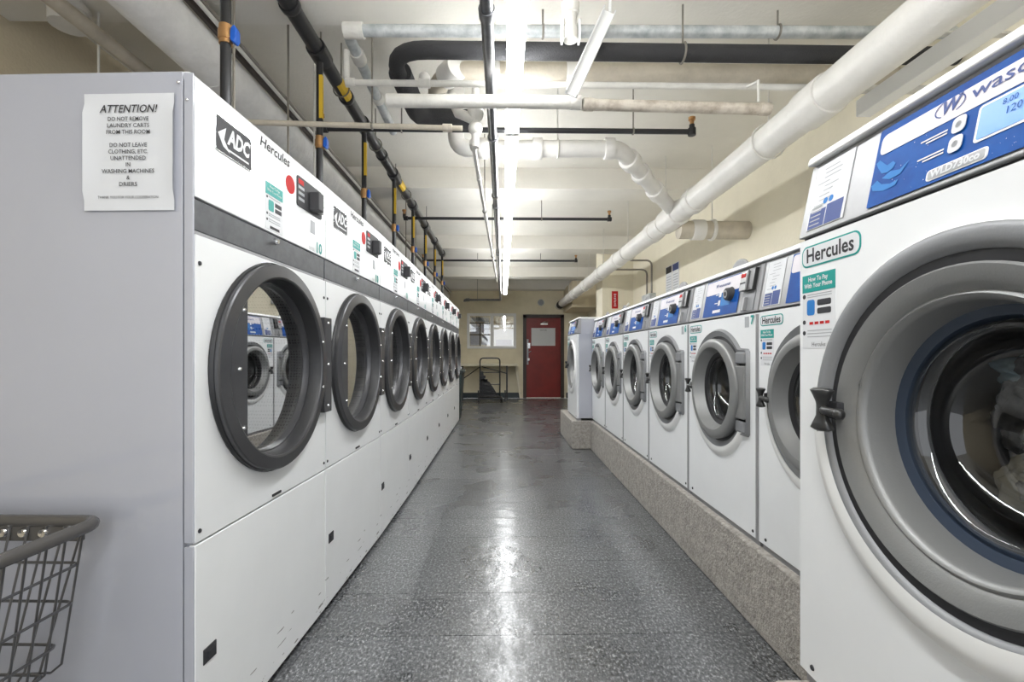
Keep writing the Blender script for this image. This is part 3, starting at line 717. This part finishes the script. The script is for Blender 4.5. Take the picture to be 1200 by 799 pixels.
    for z, r in prof:
        for q in range(nn):
            a = 2*math.pi*q/nn; v.append((hx+hs_*r*1.35*math.cos(a)+.002, hy-.016+hs_*r*.8*math.sin(a), hz_+z*hs_))
    for i in range(len(prof)-1):
        for q in range(nn): f.append((i*nn+q, i*nn+(q+1)%nn, (i+1)*nn+(q+1)%nn, (i+1)*nn+q))
    f += [tuple(range(nn)), tuple(range(len(prof)*nn-1, (len(prof)-1)*nn-1, -1))]
    hb.add(v, f).tube(fillet([(hx,hy-.012,hz_),(hx+.025,hy-.024,hz_),(hx+.055,hy-.014,hz_-.004)], .02), .010, 10, rs=None)
    hb.sphere((hx+.055, hy-.014, hz_-.004), .013, 7)
    hb.build('door_handle', M['blackp'], d, smooth=True, angle=80)
    MB().box(hx-.004, hx+.03, hy, 0, hz_-.02, hz_+.02).build('handle_stem', M['darkgrey'], d, bevel=.003)
    # stickers below the head at the left
    sc = 1 if big else .82; x0 = -h+.010; zt2 = H1-.022; e = -.0012
    lg = MB().prism(rrect(x0, x0+.205*sc, zt2-.055*sc, zt2, .02*sc, 6), e, 0).build('maker_sticker', M['teal'], d)
    MB().prism(rrect(x0+.004, x0+.205*sc-.004, zt2-.055*sc+.004, zt2-.004, .017*sc, 6), e-.0006, e).build('sticker_face', M['paper'], lg)
    lettering(lg, 'sticker_letters', M['ink'], [('Hercules', x0+.1025*sc, e-.0012, zt2-.0275*sc, .050*sc, dict(bold=.0010, width=.165*sc))])
    z1_ = zt2-.075*sc
    sk = MB().box(x0+.002, x0+.125*sc, e+.0004, 0, z1_-.19*sc, z1_).build('instruction_sticker', M['paper'], d)
    MB().box(x0+.002, x0+.125*sc, e-.0002, e+.0004, z1_-.045*sc, z1_).build('sticker_heading', M['teal'], sk)
    lettering(sk, 'heading_letters', M['paper'], [('How To Pay\nWith Your Phone', x0+.063*sc, e-.0008, z1_-.021*sc, .016*sc, dict(width=.105*sc, bold=.0004))])
    MB().prism(rrect(x0+.020*sc, x0+.05*sc, z1_-.105*sc, z1_-.065*sc, .007*sc, 3), e-.0002, e+.0004).build('app_icon', M['blue2'], sk)
    k = MB(); k.prism(rrect(x0+.06*sc, x0+.11*sc, z1_-.082*sc, z1_-.067*sc, .004*sc, 2), e-.0002, e+.0004); k.prism(rrect(x0+.06*sc, x0+.11*sc, z1_-.103*sc, z1_-.088*sc, .004*sc, 2), e-.0002, e+.0004)
    for q in (-.055, -.122, -.15): k.prism([(x0+.009*sc+.006*sc*math.cos(a*.785), z1_+q*sc+.006*sc*math.sin(a*.785)) for a in range(8)], e-.0002, e+.0004)
    put_text(k, 'Hercules', x0+.065*sc, e-.0002, z1_-.18*sc, .016*sc, width=.05*sc, res=1)
    k.build('sticker_print', M['ink'], sk)
    k = MB()
    for q in (-.052, -.058, -.144, -.152, -.160): k.box(x0+.022*sc, x0+.112*sc, e-.0002, e+.0004, z1_+q*sc-.0012, z1_+q*sc+.0012)
    k.build('sticker_lines', M['greyink'], sk)
    k = MB()
    for q in range(4): k.box(x0+(.03+.02*q)*sc, x0+(.044+.02*q)*sc, e-.0002, e+.0004, z1_-.129*sc, z1_-.122*sc)
    k.build('payment_marks', M['redp'], sk)
    if big:
        lettering(d, 'door_embossing', M['silver'], [('3', -.264, .0005, CZ+.085, .03), ('6', -.238, .0005, CZ+.075, .03)])
    return d

WS = [2.088, 2.873, 3.658, 4.443, 5.228, 6.013]
wn = ['small white washer half hidden behind the nearest large washer', 'small white washer marked 7, second in the low row, with a blue control panel',
      'small white washer marked 6, third in the low row from the front', 'fourth small white washer in the low row from the front',
      'fifth small white washer, last but one of the low row', 'sixth small white washer, last of the low row beside the tall far washer']
sw = make_washer(False)
YS = [1.303+.785*i-.021 for i in range(7)]
for i in range(6):
    o = sw if i == 0 else copy_tree(sw)
    o.location = (1.137, (YS[i]+YS[i+1])/2, PZ); o.rotation_euler = (0, 0, R(-90))
    o['label'] = wn[i]; o['category'] = 'washer'; o['group'] = 'small front-loading washers on the long plinth'
    num = {1:'7', 2:'6'}.get(i)
    if num:
        lettering(o, 'machine_number', M['teal'], [(num, .781/2-.05, -.0042, 1.015, .055, dict(bold=.002))])
        MB().box(.781/2-.12, .781/2-.085, -.0015, 0, .985, 1.035).build('code_sticker', M['greyink'], o)
bg = make_washer(True)
bg.location = (.795, .811-.015, PZ); bg.rotation_euler = (0, 0, R(-90))
bg['label'] = 'nearest large white washer with a wide silver door and dark laundry inside'; bg['group'] = 'large front-loading washers on projecting plinths'
b2 = copy_tree(bg); b2.location = (.94, 6.43, PZ); b2.scale = (.93, 1, .96)
b2['label'] = 'farthest large white washer on its own plinth block by the red door'
# laundry inside the near washer
ly = bg.location
for k, (nm, m, c, s, lab) in enumerate((
    ('garment', M['cloth1'], (.02, .24, PZ+.82), (.13,.05,.06), 'black garment at the top of the nearest washer drum'),
    ('garment', M['cloth2'], (.03, .235, PZ+.64), (.15,.04,.11), 'rumpled grey garment in the middle of the nearest washer drum'),
    ('garment', M['cloth1'], (-.12, .245, PZ+.74), (.05,.04,.07), 'dark garment at the door side of the nearest washer drum'),
    ('garment', M['cloth3'], (-.11, .25, PZ+.83), (.07,.03,.03), 'blue-grey garment at the upper left of the nearest washer drum'),
    ('garment', M['cloth4'], (-.12, .25, PZ+.60), (.05,.035,.05), 'beige garment at the bottom of the nearest washer drum'))):
    e = garment(nm, m, (0,0,0), s, k*7.3, None)
    # washer local x runs toward the camera (-y world), local y into the machine (+x world)
    e.location = (ly.x+c[1], ly.y-c[0], c[2]); e.rotation_euler = (0, 0, R(-90))
    tag(e, lab, 'clothes', 'laundry in the nearest washer')

# ---------------------------------------------------------------- pipes overhead
def pipe(name, label, cat, pts, r, m, rad=.06, couplings=(), cm=None, rods=(), rodm=None, group=None, n=16):
    t = thing(name, label, cat, tuple(pts[0]), 0, group)
    P = [Vector(p)-Vector(pts[0]) for p in pts]
    MB().tube(fillet(P, rad) if len(P) > 2 else P, r, n).build('pipe', m, t, smooth=True)
    def at(k):       # k: distance along
        acc = 0
        for a, b in zip(P, P[1:]):
            l = (b-a).length
            if acc+l >= k: return a+(b-a)*((k-acc)/l), (b-a).normalized()
            acc += l
        return P[-1], (P[-1]-P[-2]).normalized()
    for c in couplings:
        k, ln, kr = c
        p, dv = at(k)
        rr = [r, r*kr*.98, r*kr, r*kr, r*kr*.98, r]; ss = [-.5, -.49, -.44, .44, .49, .5]
        MB().tube([p+dv*(s*ln) for s in ss], r, n, rs=rr).build('coupling', cm or m, t, smooth=True)
    for k in rods:
        p, dv = at(k); z = ZC-pts[0][2]
        wz = p+Vector((0,0,r*1.15))
        mb = MB().tube([wz, (p.x, p.y, z)], .005, 6)
        q = dv.cross(Vector((0,0,1))).normalized()
        loop = [p+(q*math.cos(a)+Vector((0,0,1))*math.sin(a))*(r*1.12) for a in [2*math.pi*i/16 for i in range(17)]]
        mb.tube(loop, .006, 5, cap=False)
        mb.build('hanger', rodm or M['rod'], t, smooth=True)
    return t

# fluorescent strips: five down the aisle, one added unseen behind the viewer for light
x_at = lambda y: .0625-.0022*y
ys = [-2.0, .52, 2.92, 4.9, 6.88, 8.86]; ye = [.50, 2.90, 4.88, 6.86, 8.84, 10.82]
ln = ['fluorescent strip behind the viewer, first of the ceiling line', 'fluorescent strip nearest overhead, before the white crossing pipes', 'fluorescent strip just beyond the white crossing pipes', 'fluorescent strip in the middle of the ceiling line',
      'fluorescent strip, last but one towards the back wall', 'farthest fluorescent strip, ending before the back wall']
for i in range(6):
    y0, y1 = ys[i], ye[i]; xm = x_at((y0+y1)/2)
    l = thing('strip_light', ln[i], 'light', (xm, y0, 2.585), math.atan(.0022), 'fluorescent strips in line above the aisle')
    L_ = y1-y0
    MB().box(-.022, .022, 0, L_, .044, .058).build('housing', M['housing'], l, bevel=.003)
    MB().prism([(.040*math.cos(R(22.5*q)), .021+.021*math.sin(R(22.5*q))) for q in range(16)], .008, L_-.008).build('diffuser', M['glow'], l)
    for y in (0, L_-.008): MB().box(-.042, .042, y, y+.008, -.001, .05).build('end_cap', M['housing'], l)
    for y in (.40, L_-.32): MB().tube([(0,y,.058),(0,y,ZC-2.585)], .004, 6).build('hanger', M['rod'], l)

# big white drain pipe down the right side
bp = pipe('drain_pipe', 'thick white drain pipe running the length of the room at upper right', 'pipe',
     [(1.64,-.6,2.53),(1.62,4.4,2.53),(1.53,11.6,2.53),(1.52,12.93,2.53)], .096, M['pvc'], rad=.2,
     couplings=((3.0,.20,1.12),(4.55,.12,1.14),(5.05,.34,1.2),(5.6,.14,1.14),(7.1,.14,1.14),(8.3,.12,1.13),(9.6,.12,1.13),(10.9,.12,1.13)), rods=(3.45,5.25,6.6,8.0,9.2,10.4,11.6), rodm=M['wpipe'], n=24)
MB().tube([(-.11,12.75,0),(-.12,13.2,0)], .1, 20).build('dark_sleeve', M['foam'], bp, smooth=True)
br_ = pipe('branch_pipe', 'x', 'pipe',
     [(-.35,3.47,3.2),(-.35,3.47,2.74),(.86,3.45,2.74),(1.56,4.32,2.56)], .060, M['pvc'], rad=.10,
     couplings=((.30,.06,1.25),(.66,.06,1.25),(1.06,.07,1.28),(1.59,.07,1.28),(1.86,.09,1.32),(2.08,.07,1.28),(2.41,.12,1.3)), rods=(1.21,), rodm=M['wpipe'], n=20)
sb_ = pipe('wall_stub_pipe', 'x', 'pipe', [(1.66,4.42,2.40),(2.34,4.42,2.40)], .085, M['beige'],
     couplings=((.18,.12,1.12),(.32,.03,1.18)), cm=M['pvc'], rods=(.32,), rodm=M['wpipe'], n=20)
for t_, nm_, lb_ in ((br_, 'branch_pipe', 'white branch pipe with ribbed couplings'), (sb_, 'stub_pipe', 'beige stub pipe into the wall')):
    kids = list(t_.children); off = t_.location - bp.location; body = kids[0]
    body.name = nm_; body['label'] = lb_; body.parent = bp; body.location = off
    for c_ in kids[1:]: c_.parent = body
    bpy.data.objects.remove(t_)
# galvanised run that turns down the room
pipe('galvanized_pipe', 'highest crossing pipe, galvanized, with a white elbow at its left end', 'pipe',
     [(2.30,2.36,2.87),(-.80,2.40,2.87),(-.80,3.42,2.84)], .029, M['galv'], rad=.07, couplings=((3.06,.10,1.35),(3.30,.08,1.3),(3.7,.05,1.3)), cm=M['wpipe'], rods=(.9,2.1))
# black foam-insulated pipe
pipe('insulated_pipe', 'black foam-insulated pipe crossing beside the galvanized pipe and looping back at left', 'pipe',
     [(2.30,2.34,2.737),(-.57,2.34,2.737),(-.55,2.95,2.737)], .041, M['foam'], rad=.19, rods=(1.4,), n=20)
ip_ = bpy.data.objects['insulated_pipe']
MB().tube(fillet([Vector(p)-ip_.location for p in ((-.56,2.55,2.748),(-.54,3.04,2.748),(-.17,3.06,2.748))], .12), .062, 20).build('foam_sleeve', M['foam'], ip_, smooth=True)
pipe('beige_pipe', 'fat beige pipe crossing just behind the black insulated pipe', 'pipe', [(2.30,2.74,2.87),(-.30,2.74,2.87),(-.42,2.9,2.87),(-.42,3.3,2.87)], .056, M['beige'], rad=.12,
     couplings=((2.6,.14,1.25),(2.35,.06,1.2),(1.9,.07,1.2)), cm=M['pvc'], n=20)
tp_ = pipe('water_pipe', 'thin white water pipe crossing below the black insulated pipe, with a small valve', 'pipe',
     [(2.30,2.50,2.663),(-.83,2.50,2.663),(-.83,2.50,2.83)], .0165, M['wpipe'], rad=.04, couplings=((2.72,.06,1.5),(3.11,.05,1.4)))
MB().sphere((-2.72,0,.03), .03, 8).build('valve_bonnet', M['wpipe'], tp_, smooth=True)
pipe('water_pipe', 'white pipe crossing lowest in front of the fluorescent strip', 'pipe', [(-.585,2.37,2.50),(.39,2.37,2.50)], .032, M['wpipe'], couplings=((.95,.05,1.15),))
pipe('stained_pipe', 'rust-stained pipe continuing right from the lowest white crossing pipe', 'pipe', [(.40,2.37,2.49),(1.36,2.37,2.475)], .028, M['rusty'], couplings=((.03,.05,1.15),(.93,.05,1.1)))
MB().tube([(.90,0,.02),(.90,0,.13),(.90,.13,.17)], .007, 6).build('hanger', M['wpipe'], bpy.data.objects['stained_pipe'])
st = MB(); st.tube([(.515,2.26,2.88),(.515,2.26,ZC)], .007, 6)
ob = st
co = Vector((.51,2.265,2.88)); cb_ = Vector((.325,2.265,2.475)); dv = (cb_-co).normalized(); q = dv.cross(Vector((0,1,0)))
vv = []
for p in (co, cb_):
    for s, yy in ((-.031,0),(.031,0),(.031,-.035),(.026,-.035),(.026,-.006),(-.026,-.006),(-.026,-.035),(-.031,-.035)): vv.append(p+q*s+Vector((0,yy+.0,0)))
ob.add(vv, [tuple(range(8)), tuple(range(15,7,-1))]+[(i,(i+1)%8,(i+1)%8+8,i+8) for i in range(8)])
o = ob.build('support_bracket', M['housing']); tag(o, 'slanting white channel bracket holding the crossing pipes to the ceiling', 'bracket')
tf = thing('pipe_fitting', 'knobbly white pipe fitting dropping from the ceiling beside the strip light', 'pipe', (.315,2.20,2.70))
MB().tube([(0,0,0),(0,0,.06),(0,0,.061),(0,0,.12),(0,0,.121),(0,0,.17),(0,0,.171),(0,0,.28)], .03, 14, rs=[.034,.034,.027,.030,.040,.044,.030,.030]).build('body', M['wpipe'], tf, smooth=True)
MB().box(-.045,-.035,-.02,.02,-.01,.09).box(.035,.045,-.02,.02,-.01,.09).build('clamp', M['housing'], tf)
pipe('conduit_pipe', 'thin cream pipe crossing from above the first dryer to the white fitting', 'pipe', [(-1.9,2.50,2.46),(-.22,2.52,2.435)], .014, M['beige'], couplings=((1.60,.05,1.5),), cm=M['rusty'], rods=(.45,1.2))
tf = thing('pipe_fitting', 'white lobed pipe fitting at the end of the thin cream pipe', 'pipe', (-.165,2.76,2.44))
MB().sphere((0,0,.20), .05, 10).sphere((0,0,.11), .042, 10).tube([(0,0,.0),(0,0,.36)], .022, 12).tube([(0,0,.16),(-.1,0,.20),(-.14,0,.3)], .03, 12).build('body', M['wpipe'], tf, smooth=True)
pipe('water_pipe', 'thin white pipe running down the room left of the strip lights', 'pipe', [(-.185,2.82,2.50),(-.12,8.5,2.53)], .014, M['wpipe'], couplings=((.05,.08,1.7),(.6,.04,1.4),(1.6,.04,1.4)), rods=(1.4,3.4,5.2))
pipe('steel_pipe', 'dark steel pipe running down the room just left of the strip lights', 'pipe', [(-.067,-.5,2.608),(-.07,12.1,2.608),(-1.0,12.1,2.608),(-1.0,12.1,2.56)], .027, M['steel'], rad=.06,
     couplings=((2.4,.05,1.25),(3.5,.03,1.25),(4.9,.07,1.3),(7.0,.06,1.3),(9.4,.06,1.3),(13.45,.1,1.5)), rods=(1.9,4.6,6.8,8.8,13.2))
# sprinkler pipes
def sprinkler(label, y, z, x0, x1, rods):
    t = pipe('sprinkler_pipe', label, 'pipe', [(x0,y,z+.05),(x0,y,z),(x1,y,z),(x1,y,z+.05)], .018, M['iron'], rad=.03, rods=rods, couplings=((.07,.05,1.5),(.05+(x1-x0),.05,1.5)))
    for xx in (0, x1-x0): MB().tube([(xx,0,0),(xx,0,.03),(xx,0,.031),(xx,0,.05)], .01, 10, rs=[.014,.014,.024,.024]).build('sprinkler_head', M['brass'], t, smooth=True)
    return t
sprinkler('nearest black sprinkler pipe crossing under the ceiling', 3.24, 2.77, -1.25, 1.31, (.6,2.2))
sprinkler('second black sprinkler pipe crossing mid-room', 5.65, 2.85, -1.19, 1.28, (1.7,))
sprinkler('farthest black sprinkler pipe crossing towards the back', 8.2, 2.85, -1.40, 1.27, (1.0,2.1))
# gas manifold and drops
gm = pipe('gas_manifold', 'long black gas pipe running above the dryers with tees over each one', 'pipe', [(-1.03,-.6,2.93-.02),(-1.03,7.95,2.91)], .041, M['iron'],
     couplings=tuple([(y+.6,.13,1.3) for y in (1.76,2.65,3.49,4.44,5.36,6.2,7.05,7.9)]+[(y+.6,.035,1.2) for y in (1.2,2.28,3.1,4.0)]), n=18)
for q, y in enumerate((1.45,2.15,3.0,3.8,5.0,6.3)):
    mb = MB().tube([(0,y+.6,.05),(0,y+.6,.29)], .005, 6)
    mb.tube([(0.05*math.cos(a), y+.6, .052*math.sin(a)) for a in [2*math.pi*i/14 for i in range(15)]], .005, 5, cap=False)
    mb.build('hanger', M['rod'], gm, smooth=True)
for y0 in (1.16, 2.9, 4.6):
    v = []; f = []
    for i in range(5):
        a = R(-60+30*i)
        for yy in (y0+.6, y0+.78): v.append((.0425*math.cos(a+R(-20)), yy, .0425*math.sin(a+R(-20))))
    MB().add(v, [(2*i,2*i+1,2*i+3,2*i+2) for i in range(4)]).build('yellow_sticker', M['yellow'], gm)
for i, y in enumerate((1.76,2.65,3.49,4.44,5.36,6.2,7.05,7.9)):
    t = thing('gas_drop_pipe', 'black gas drop pipe with blue valve over the %s dryer from the front' % ('first','second','third','fourth','fifth','sixth','seventh','eighth')[i], 'pipe', (-1.03, y, 2.04), 0, 'gas drop pipes above the dryers')
    MB().tube([(0,0,0),(0,0,.82)], .0185, 12).build('pipe', M['iron'], t, smooth=True)
    MB().tube([(0,0,.335),(0,0,.35),(0,0,.351),(0,0,.385),(0,0,.386),(0,0,.405)], .02, 12, rs=[.023,.023,.026,.026,.023,.023]).build('valve_body', M['brass'], t, smooth=True)
    MB().prism([(.022,.345),(.038,.335),(.046,.350),(.046,.385),(.038,.402),(.024,.39)], -.016, .016).build('valve_handle', M['bluev'], t, bevel=.005)
    MB().box(.004, .0215, -.0215, -.0195, .50, .74).box(.0195,.0215,-.02,.0,.5,.74).build('yellow_sticker', M['yellow'], t)
# lagged pipe and conduits above and behind the dryers
pipe('lagged_pipe', 'fat plaster-lagged white pipe running behind the dryers at upper left', 'pipe', [(-1.59,-.6,2.80),(-1.59,12.9,2.80)], .12, M['lag'], couplings=((3.2,.04,1.03),(5.5,.04,1.03),(8,.04,1.03)), n=24)
pipe('beige_pipe', 'slim beige pipe on the wall side of the lagged pipe', 'pipe', [(-2.0,-.6,2.80),(-2.0,12.9,2.80)], .036, M['beige'])
pipe('conduit', 'upper thin dark conduit beside the lagged pipe', 'conduit', [(-1.44,-.6,2.915),(-1.44,12.9,2.915)], .013, M['rod'])
pipe('conduit', 'lower thin white conduit beside the lagged pipe', 'conduit', [(-1.42,-.6,2.865),(-1.42,12.9,2.865)], .011, M['wpipe'])
MBb = MB().box(-1.475, -1.455, -.6, 12.5, 2.86, 2.93); tag(MBb.build('conduit_rail', M['doorframe']), 'dark rail carrying the conduits above the dryers', 'rail')
sp = thing('drain_stub', 'cream plastic drain stub with a flared end at top left', 'pipe', (-2.17, 2.38, 2.86))
MB().tube([(0,0,0),(0,0,.07),(0,0,.071),(0,0,.10),(0,0,.101),(0,0,.34)], .07, 20, rs=[.078,.078,.088,.088,.072,.072]).build('pipe', M['pvc'], sp, smooth=True)
for i, (x, y, z0) in enumerate(((-2.08,2.45,2.05),(-1.08,1.90,2.05),(-1.16,2.55,2.05),(-1.22,3.05,2.05),(-1.12,2.9,2.05),(-1.2,4.1,2.05),(-1.12,4.9,2.05),(-1.2,5.8,2.05),(-1.25,6.7,2.05))):
    lab = ('pale hanging rod left of the lagged pipe', 'dark hanging rod just right of the first gas drop pipe', 'dark hanging rod left of the second gas drop pipe', 'pale hanging rod behind the second dryer', 'dark hanging rod right of the second gas drop pipe',
           'pale hanging rod between the third and fourth gas drop pipes', 'dark hanging rod between the fourth and fifth gas drop pipes', 'dark hanging rod between the fifth and sixth gas drop pipes', 'farthest hanging rod behind the last dryers')[i]
    tag(MB().tube([(x,y,z0-.01),(x,y,ZC)], .006, 6).build('hanging_rod', M['wpipe'] if i in (0,3,5) else M['rod']), lab, 'rod', None if i == 0 else 'thin rods hanging behind the dryers')
struct('trim_9', MB().box(FX0, FX0+.012, 1.9, 1.93, 0, ZC), M['rod'])

# white trunking by the big pipe, near right
tk = thing('cable_trunking', 'white cable trunking with straps between the drain pipe and the nearest washer', 'trunking', (1.98, .3, 2.53))
MB().box(-.04, .04, 0, 2.25, 0, .09).build('channel', M['housing'], tk, bevel=.004)
for y in (1.7, 2.15): MB().box(-.24, .34, y, y+.03, .09, .10).build('strap', M['wpipe'], tk)
MB().box(-.05, .05, .9, 1.0, .10, .67).build('drop_bracket', M['wpipe'], tk)

# right wall conduits, box, posters, sign
pipe('conduit', 'bent conduit down the right wall, nearer of the two', 'conduit', [(1.95,7.18,2.66),(2.28,7.18,2.66),(2.28,7.18,2.15)], .014, M['rod'], rad=.09)
pipe('conduit', 'bent conduit down the right wall, farther of the two', 'conduit', [(1.78,7.42,2.56),(2.28,7.42,2.56),(2.28,7.42,2.15)], .014, M['rod'], rad=.09)
tag(MB().box(2.22, FX1, 7.1, 7.5, 2.0, 2.15).build('junction_box', M['galv'], bevel=.006), 'grey electrical junction box on the right wall under the bent conduits', 'box')
ps = thing('wall_poster', 'pair of printed posters on the right wall above the washers', 'poster', (FX1-.004, 6.4, 2.08))
for y0, c in ((-.25, M['inkb']), (.01, M['ink'])):
    s_ = MB().box(-.004, .002, y0, y0+.23, 0, .37).build('poster_sheet', M['paper'], ps)
    MB().box(-.006, -.004, y0+.01, y0+.22, .27, .36).build('poster_heading', c, s_)
    k = MB()
    for q in range(6): k.box(-.006, -.004, y0+.03, y0+.2, .03+q*.036, .043+q*.036)
    k.build('poster_lines', M['greyink'], s_)
sg = thing('fire_sign', 'red vertical fire equipment sign on the column', 'sign', (1.99, 8.35, 2.03))
MB().box(-.055, .055, -.006, 0, 0, .31).build('sign_plate', M['redp'], sg)
k = MB()
for q in range(7): k.box(-.02+.006*(q%2), .022-.004*(q%3), -.008, -.006, .04+q*.034, .058+q*.034)
k.build('sign_print', M['pink'], sg); bpy.data.objects['sign_print']['kind'] = 'stuff'
pipe('water_hose', 'white hose leaning up behind the far large washer', 'hose', [(1.62,6.6,1.72),(1.66,6.5,1.80),(1.74,6.45,1.92)], .02, M['wpipe'])

# wall vent by the door
vt = thing('wall_vent', 'round grey vent high on the back wall above the red door', 'vent', (1.03, FY1, 2.63))
MB().lathe([(.09,0),(.09,-.02),(.075,-.022),(.07,-.01)], (0,0,0), 24).build('rim', M['galv'], vt, smooth=True)
MB().lathe([(.04,-.005),(.04,-.02),(.03,-.02),(.03,-.005)], (0,0,0), 16).box(-.07,.07,-.015,-.01,-.005,.005).box(-.005,.005,-.015,-.01,-.07,.07).disc(.07,-.005).build('grille', M['greyink'], vt)

# ---------------------------------------------------------------- table, hand truck, bin at the back
tb = thing('wall_table', 'narrow cream folding table against the back wall under the window', 'table', (-.36, 12.6, 0))
MB().box(-.80, .74, -.28, .30, .90, .95).build('tabletop', M['wallr'], tb, bevel=.006)
for x in (-.72, .45): MB().box(x-.02, x+.02, -.22, -.18, 0, .90).build('leg', M['iron'], tb)
MB().tube([(-.72,-.2,.55),(-.25,-.2,.88)], .013, 8).tube([(.45,-.2,.70),(-.22,-.2,.88)], .013, 8).build('brace', M['iron'], tb)
MB().prism([(.66,.9),(.74,.9),(.84,.02),(.80,.02)], .02, .32).build('side_board', M['wallr'], tb)
ht = thing('hand_truck', 'black folding hand truck with a tall looped handle leaning by the table', 'hand truck', (-.34, 11.85, 0), R(4))
MB().tube(fillet([(-.25,0,.08),(-.25,0,1.11),(.25,.0,1.11),(.25,0,.08)], .09), .018, 10).build('handle_frame', M['iron'], ht, smooth=True)
MB().box(-.3,.3,-.3,.02,.10,.14).build('platform', M['iron'], ht)
MB().tube([(-.25,0,.45),(.25,0,.45)], .012, 8).tube([(-.25,0,.75),(.25,0,.75)], .010, 8).build('crossbar', M['iron'], ht)
for x in (-.28, .28):
    for y in (-.27, 0): MB().sphere((x,y,.05), .05, 8, sx=.4).build('wheel', M['blackp'], ht, smooth=True)
for x in (-.3, .36): MB().box(x-.015, x+.015, -.32, -.29, .04, .32).build('corner_post', M['iron'], ht)
cr = MB().prism([(-.23,.15),(.24,.15),(.20,.22),(.02,.50),(-.12,.60),(-.15,.78),(-.22,.78)], -.16, -.06)
for i in range(6):
    w2 = .34-.05*i; z = .16+.09*i
    cr.box(-.24, -.24+w2+.06, -.24+.02*i, -.05, z, z+.065)
for i in range(5): cr.box(-.22+.05*i, -.2+.05*i, -.26, -.03, .15, .66-.1*i)
cro = cr.build('folded_basket', M['black'], None); cro.location = (-.36, 11.85, 0); tag(cro, 'black folded plastic basket slumped on the hand truck', 'basket')
bn = thing('trash_bin', 'tall dark green trash bin just past the last dryer', 'bin', (-1.02, 8.95, 0))
MB().add([(x*k,y*k,z) for k, z in ((.20,0),(.26,.86)) for x, y in ((-1,-1),(1,-1),(1,1),(-1,1))], [(0,3,2,1),(4,5,6,7),(0,1,5,4),(1,2,6,5),(2,3,7,6),(3,0,4,7)]).build('bin_body', M['bin'], bn, bevel=.02)
MB().box(-.28,.28,-.28,.28,.86,.92).build('lid', M['bin'], bn, bevel=.015)
bgw = MB().sphere((0,0,0), .06, 8, sx=1.3, sz=.6).build('crumpled_bag', M['paper'], None, smooth=True); bgw.location = (-.86, 8.85, .955); tag(bgw, 'small crumpled white bag on the trash bin lid', 'bag')

# ---------------------------------------------------------------- laundry cart, bottom left
ct = thing('laundry_cart', 'grey wire laundry cart with a thick plastic handle beside the first dryer', 'cart', (-1.085, 1.285, 0), R(-2))
# local x negative = left, local y negative = toward the camera
RZ = .778; Lx, Ly = -.62, -.85
MB().tube(fillet([(.0,Ly,RZ),(.0,0,RZ),(Lx,0,RZ),(Lx,Ly,RZ),(0,Ly,RZ)], .05), .0165, 12).build('rim_handle', M['cart'], ct, smooth=True)
k = MB().box(Lx+.04, -.045, -.010, .004, RZ-.052, RZ-.004); k.build('rim_band', M['cart'], ct, bevel=.004)
k = MB()
for q in range(9): k.lathe([(0,-.006),(.010,-.008),(.013,-.003),(.014,.001)], (-.09-.055*q, -.010, RZ-.028), 12)
k.build('rim_stud', M['chrome'], ct, smooth=True)
zl = [RZ-.10, RZ-.198, RZ-.298, RZ-.365]; ins = [.028, .036, .058, .075]
k = MB()
def loop(z, i): return fillet([(-i,Ly+i,z),(-i,-i,z),(Lx+i,-i,z),(Lx+i,Ly+i,z),(-i,Ly+i,z)], .025, 4)
for z, i in zip(zl, ins): k.tube(loop(z, i), .0040, 6)
k.build('hoop_wire', M['wire'], ct, smooth=True)
k = MB()
for q in range(17):
    y = -.04-(abs(Ly)-.1)*q/16; k.tube([(-.01,y,RZ-.01),(-.070,y*.94,RZ-.36),(-.10,y*.94,RZ-.385),(-.3,y*.94,RZ-.395)], .0031, 5)
    k.tube([(Lx+.01,y,RZ-.01),(Lx+.070,y*.94,RZ-.36),(Lx+.11,y*.94,RZ-.395),(-.3,y*.94,RZ-.395)], .0031, 5)
for q in range(12):
    x = -.04-(abs(Lx)-.08)*q/11; xx = -.31+(x+.31)*.8
    k.tube([(x,-.01,RZ-.01),(xx,-.070,RZ-.36),(xx,-.10,RZ-.385),(xx,-.4,RZ-.395)], .0031, 5)
k.build('basket_wire', M['wire'], ct, smooth=True)
k = MB().tube(fillet([(-.14,-.14,.10),(-.14,-.14,RZ-.42),(Lx+.14,-.14,RZ-.42),(Lx+.14,-.14,.10)], .04), .014, 10)
k.tube(fillet([(-.14,Ly+.14,.10),(-.14,Ly+.14,RZ-.42),(Lx+.14,Ly+.14,RZ-.42),(Lx+.14,Ly+.14,.10)], .04), .014, 10)
k.tube([(-.14,-.14,.16),(-.14,Ly+.14,.16)], .012, 8).tube([(Lx+.14,-.14,.16),(Lx+.14,Ly+.14,.16)], .012, 8)
k.build('leg_frame', M['cart'], ct, smooth=True)
for x in (-.14, Lx+.14):
    for y in (-.14, Ly+.14): MB().tube([(x-.014,y,.05),(x+.014,y,.05)], .05, 16).build('caster', M['blackp'], ct, smooth=True)
print('done objects', len(bpy.data.objects))
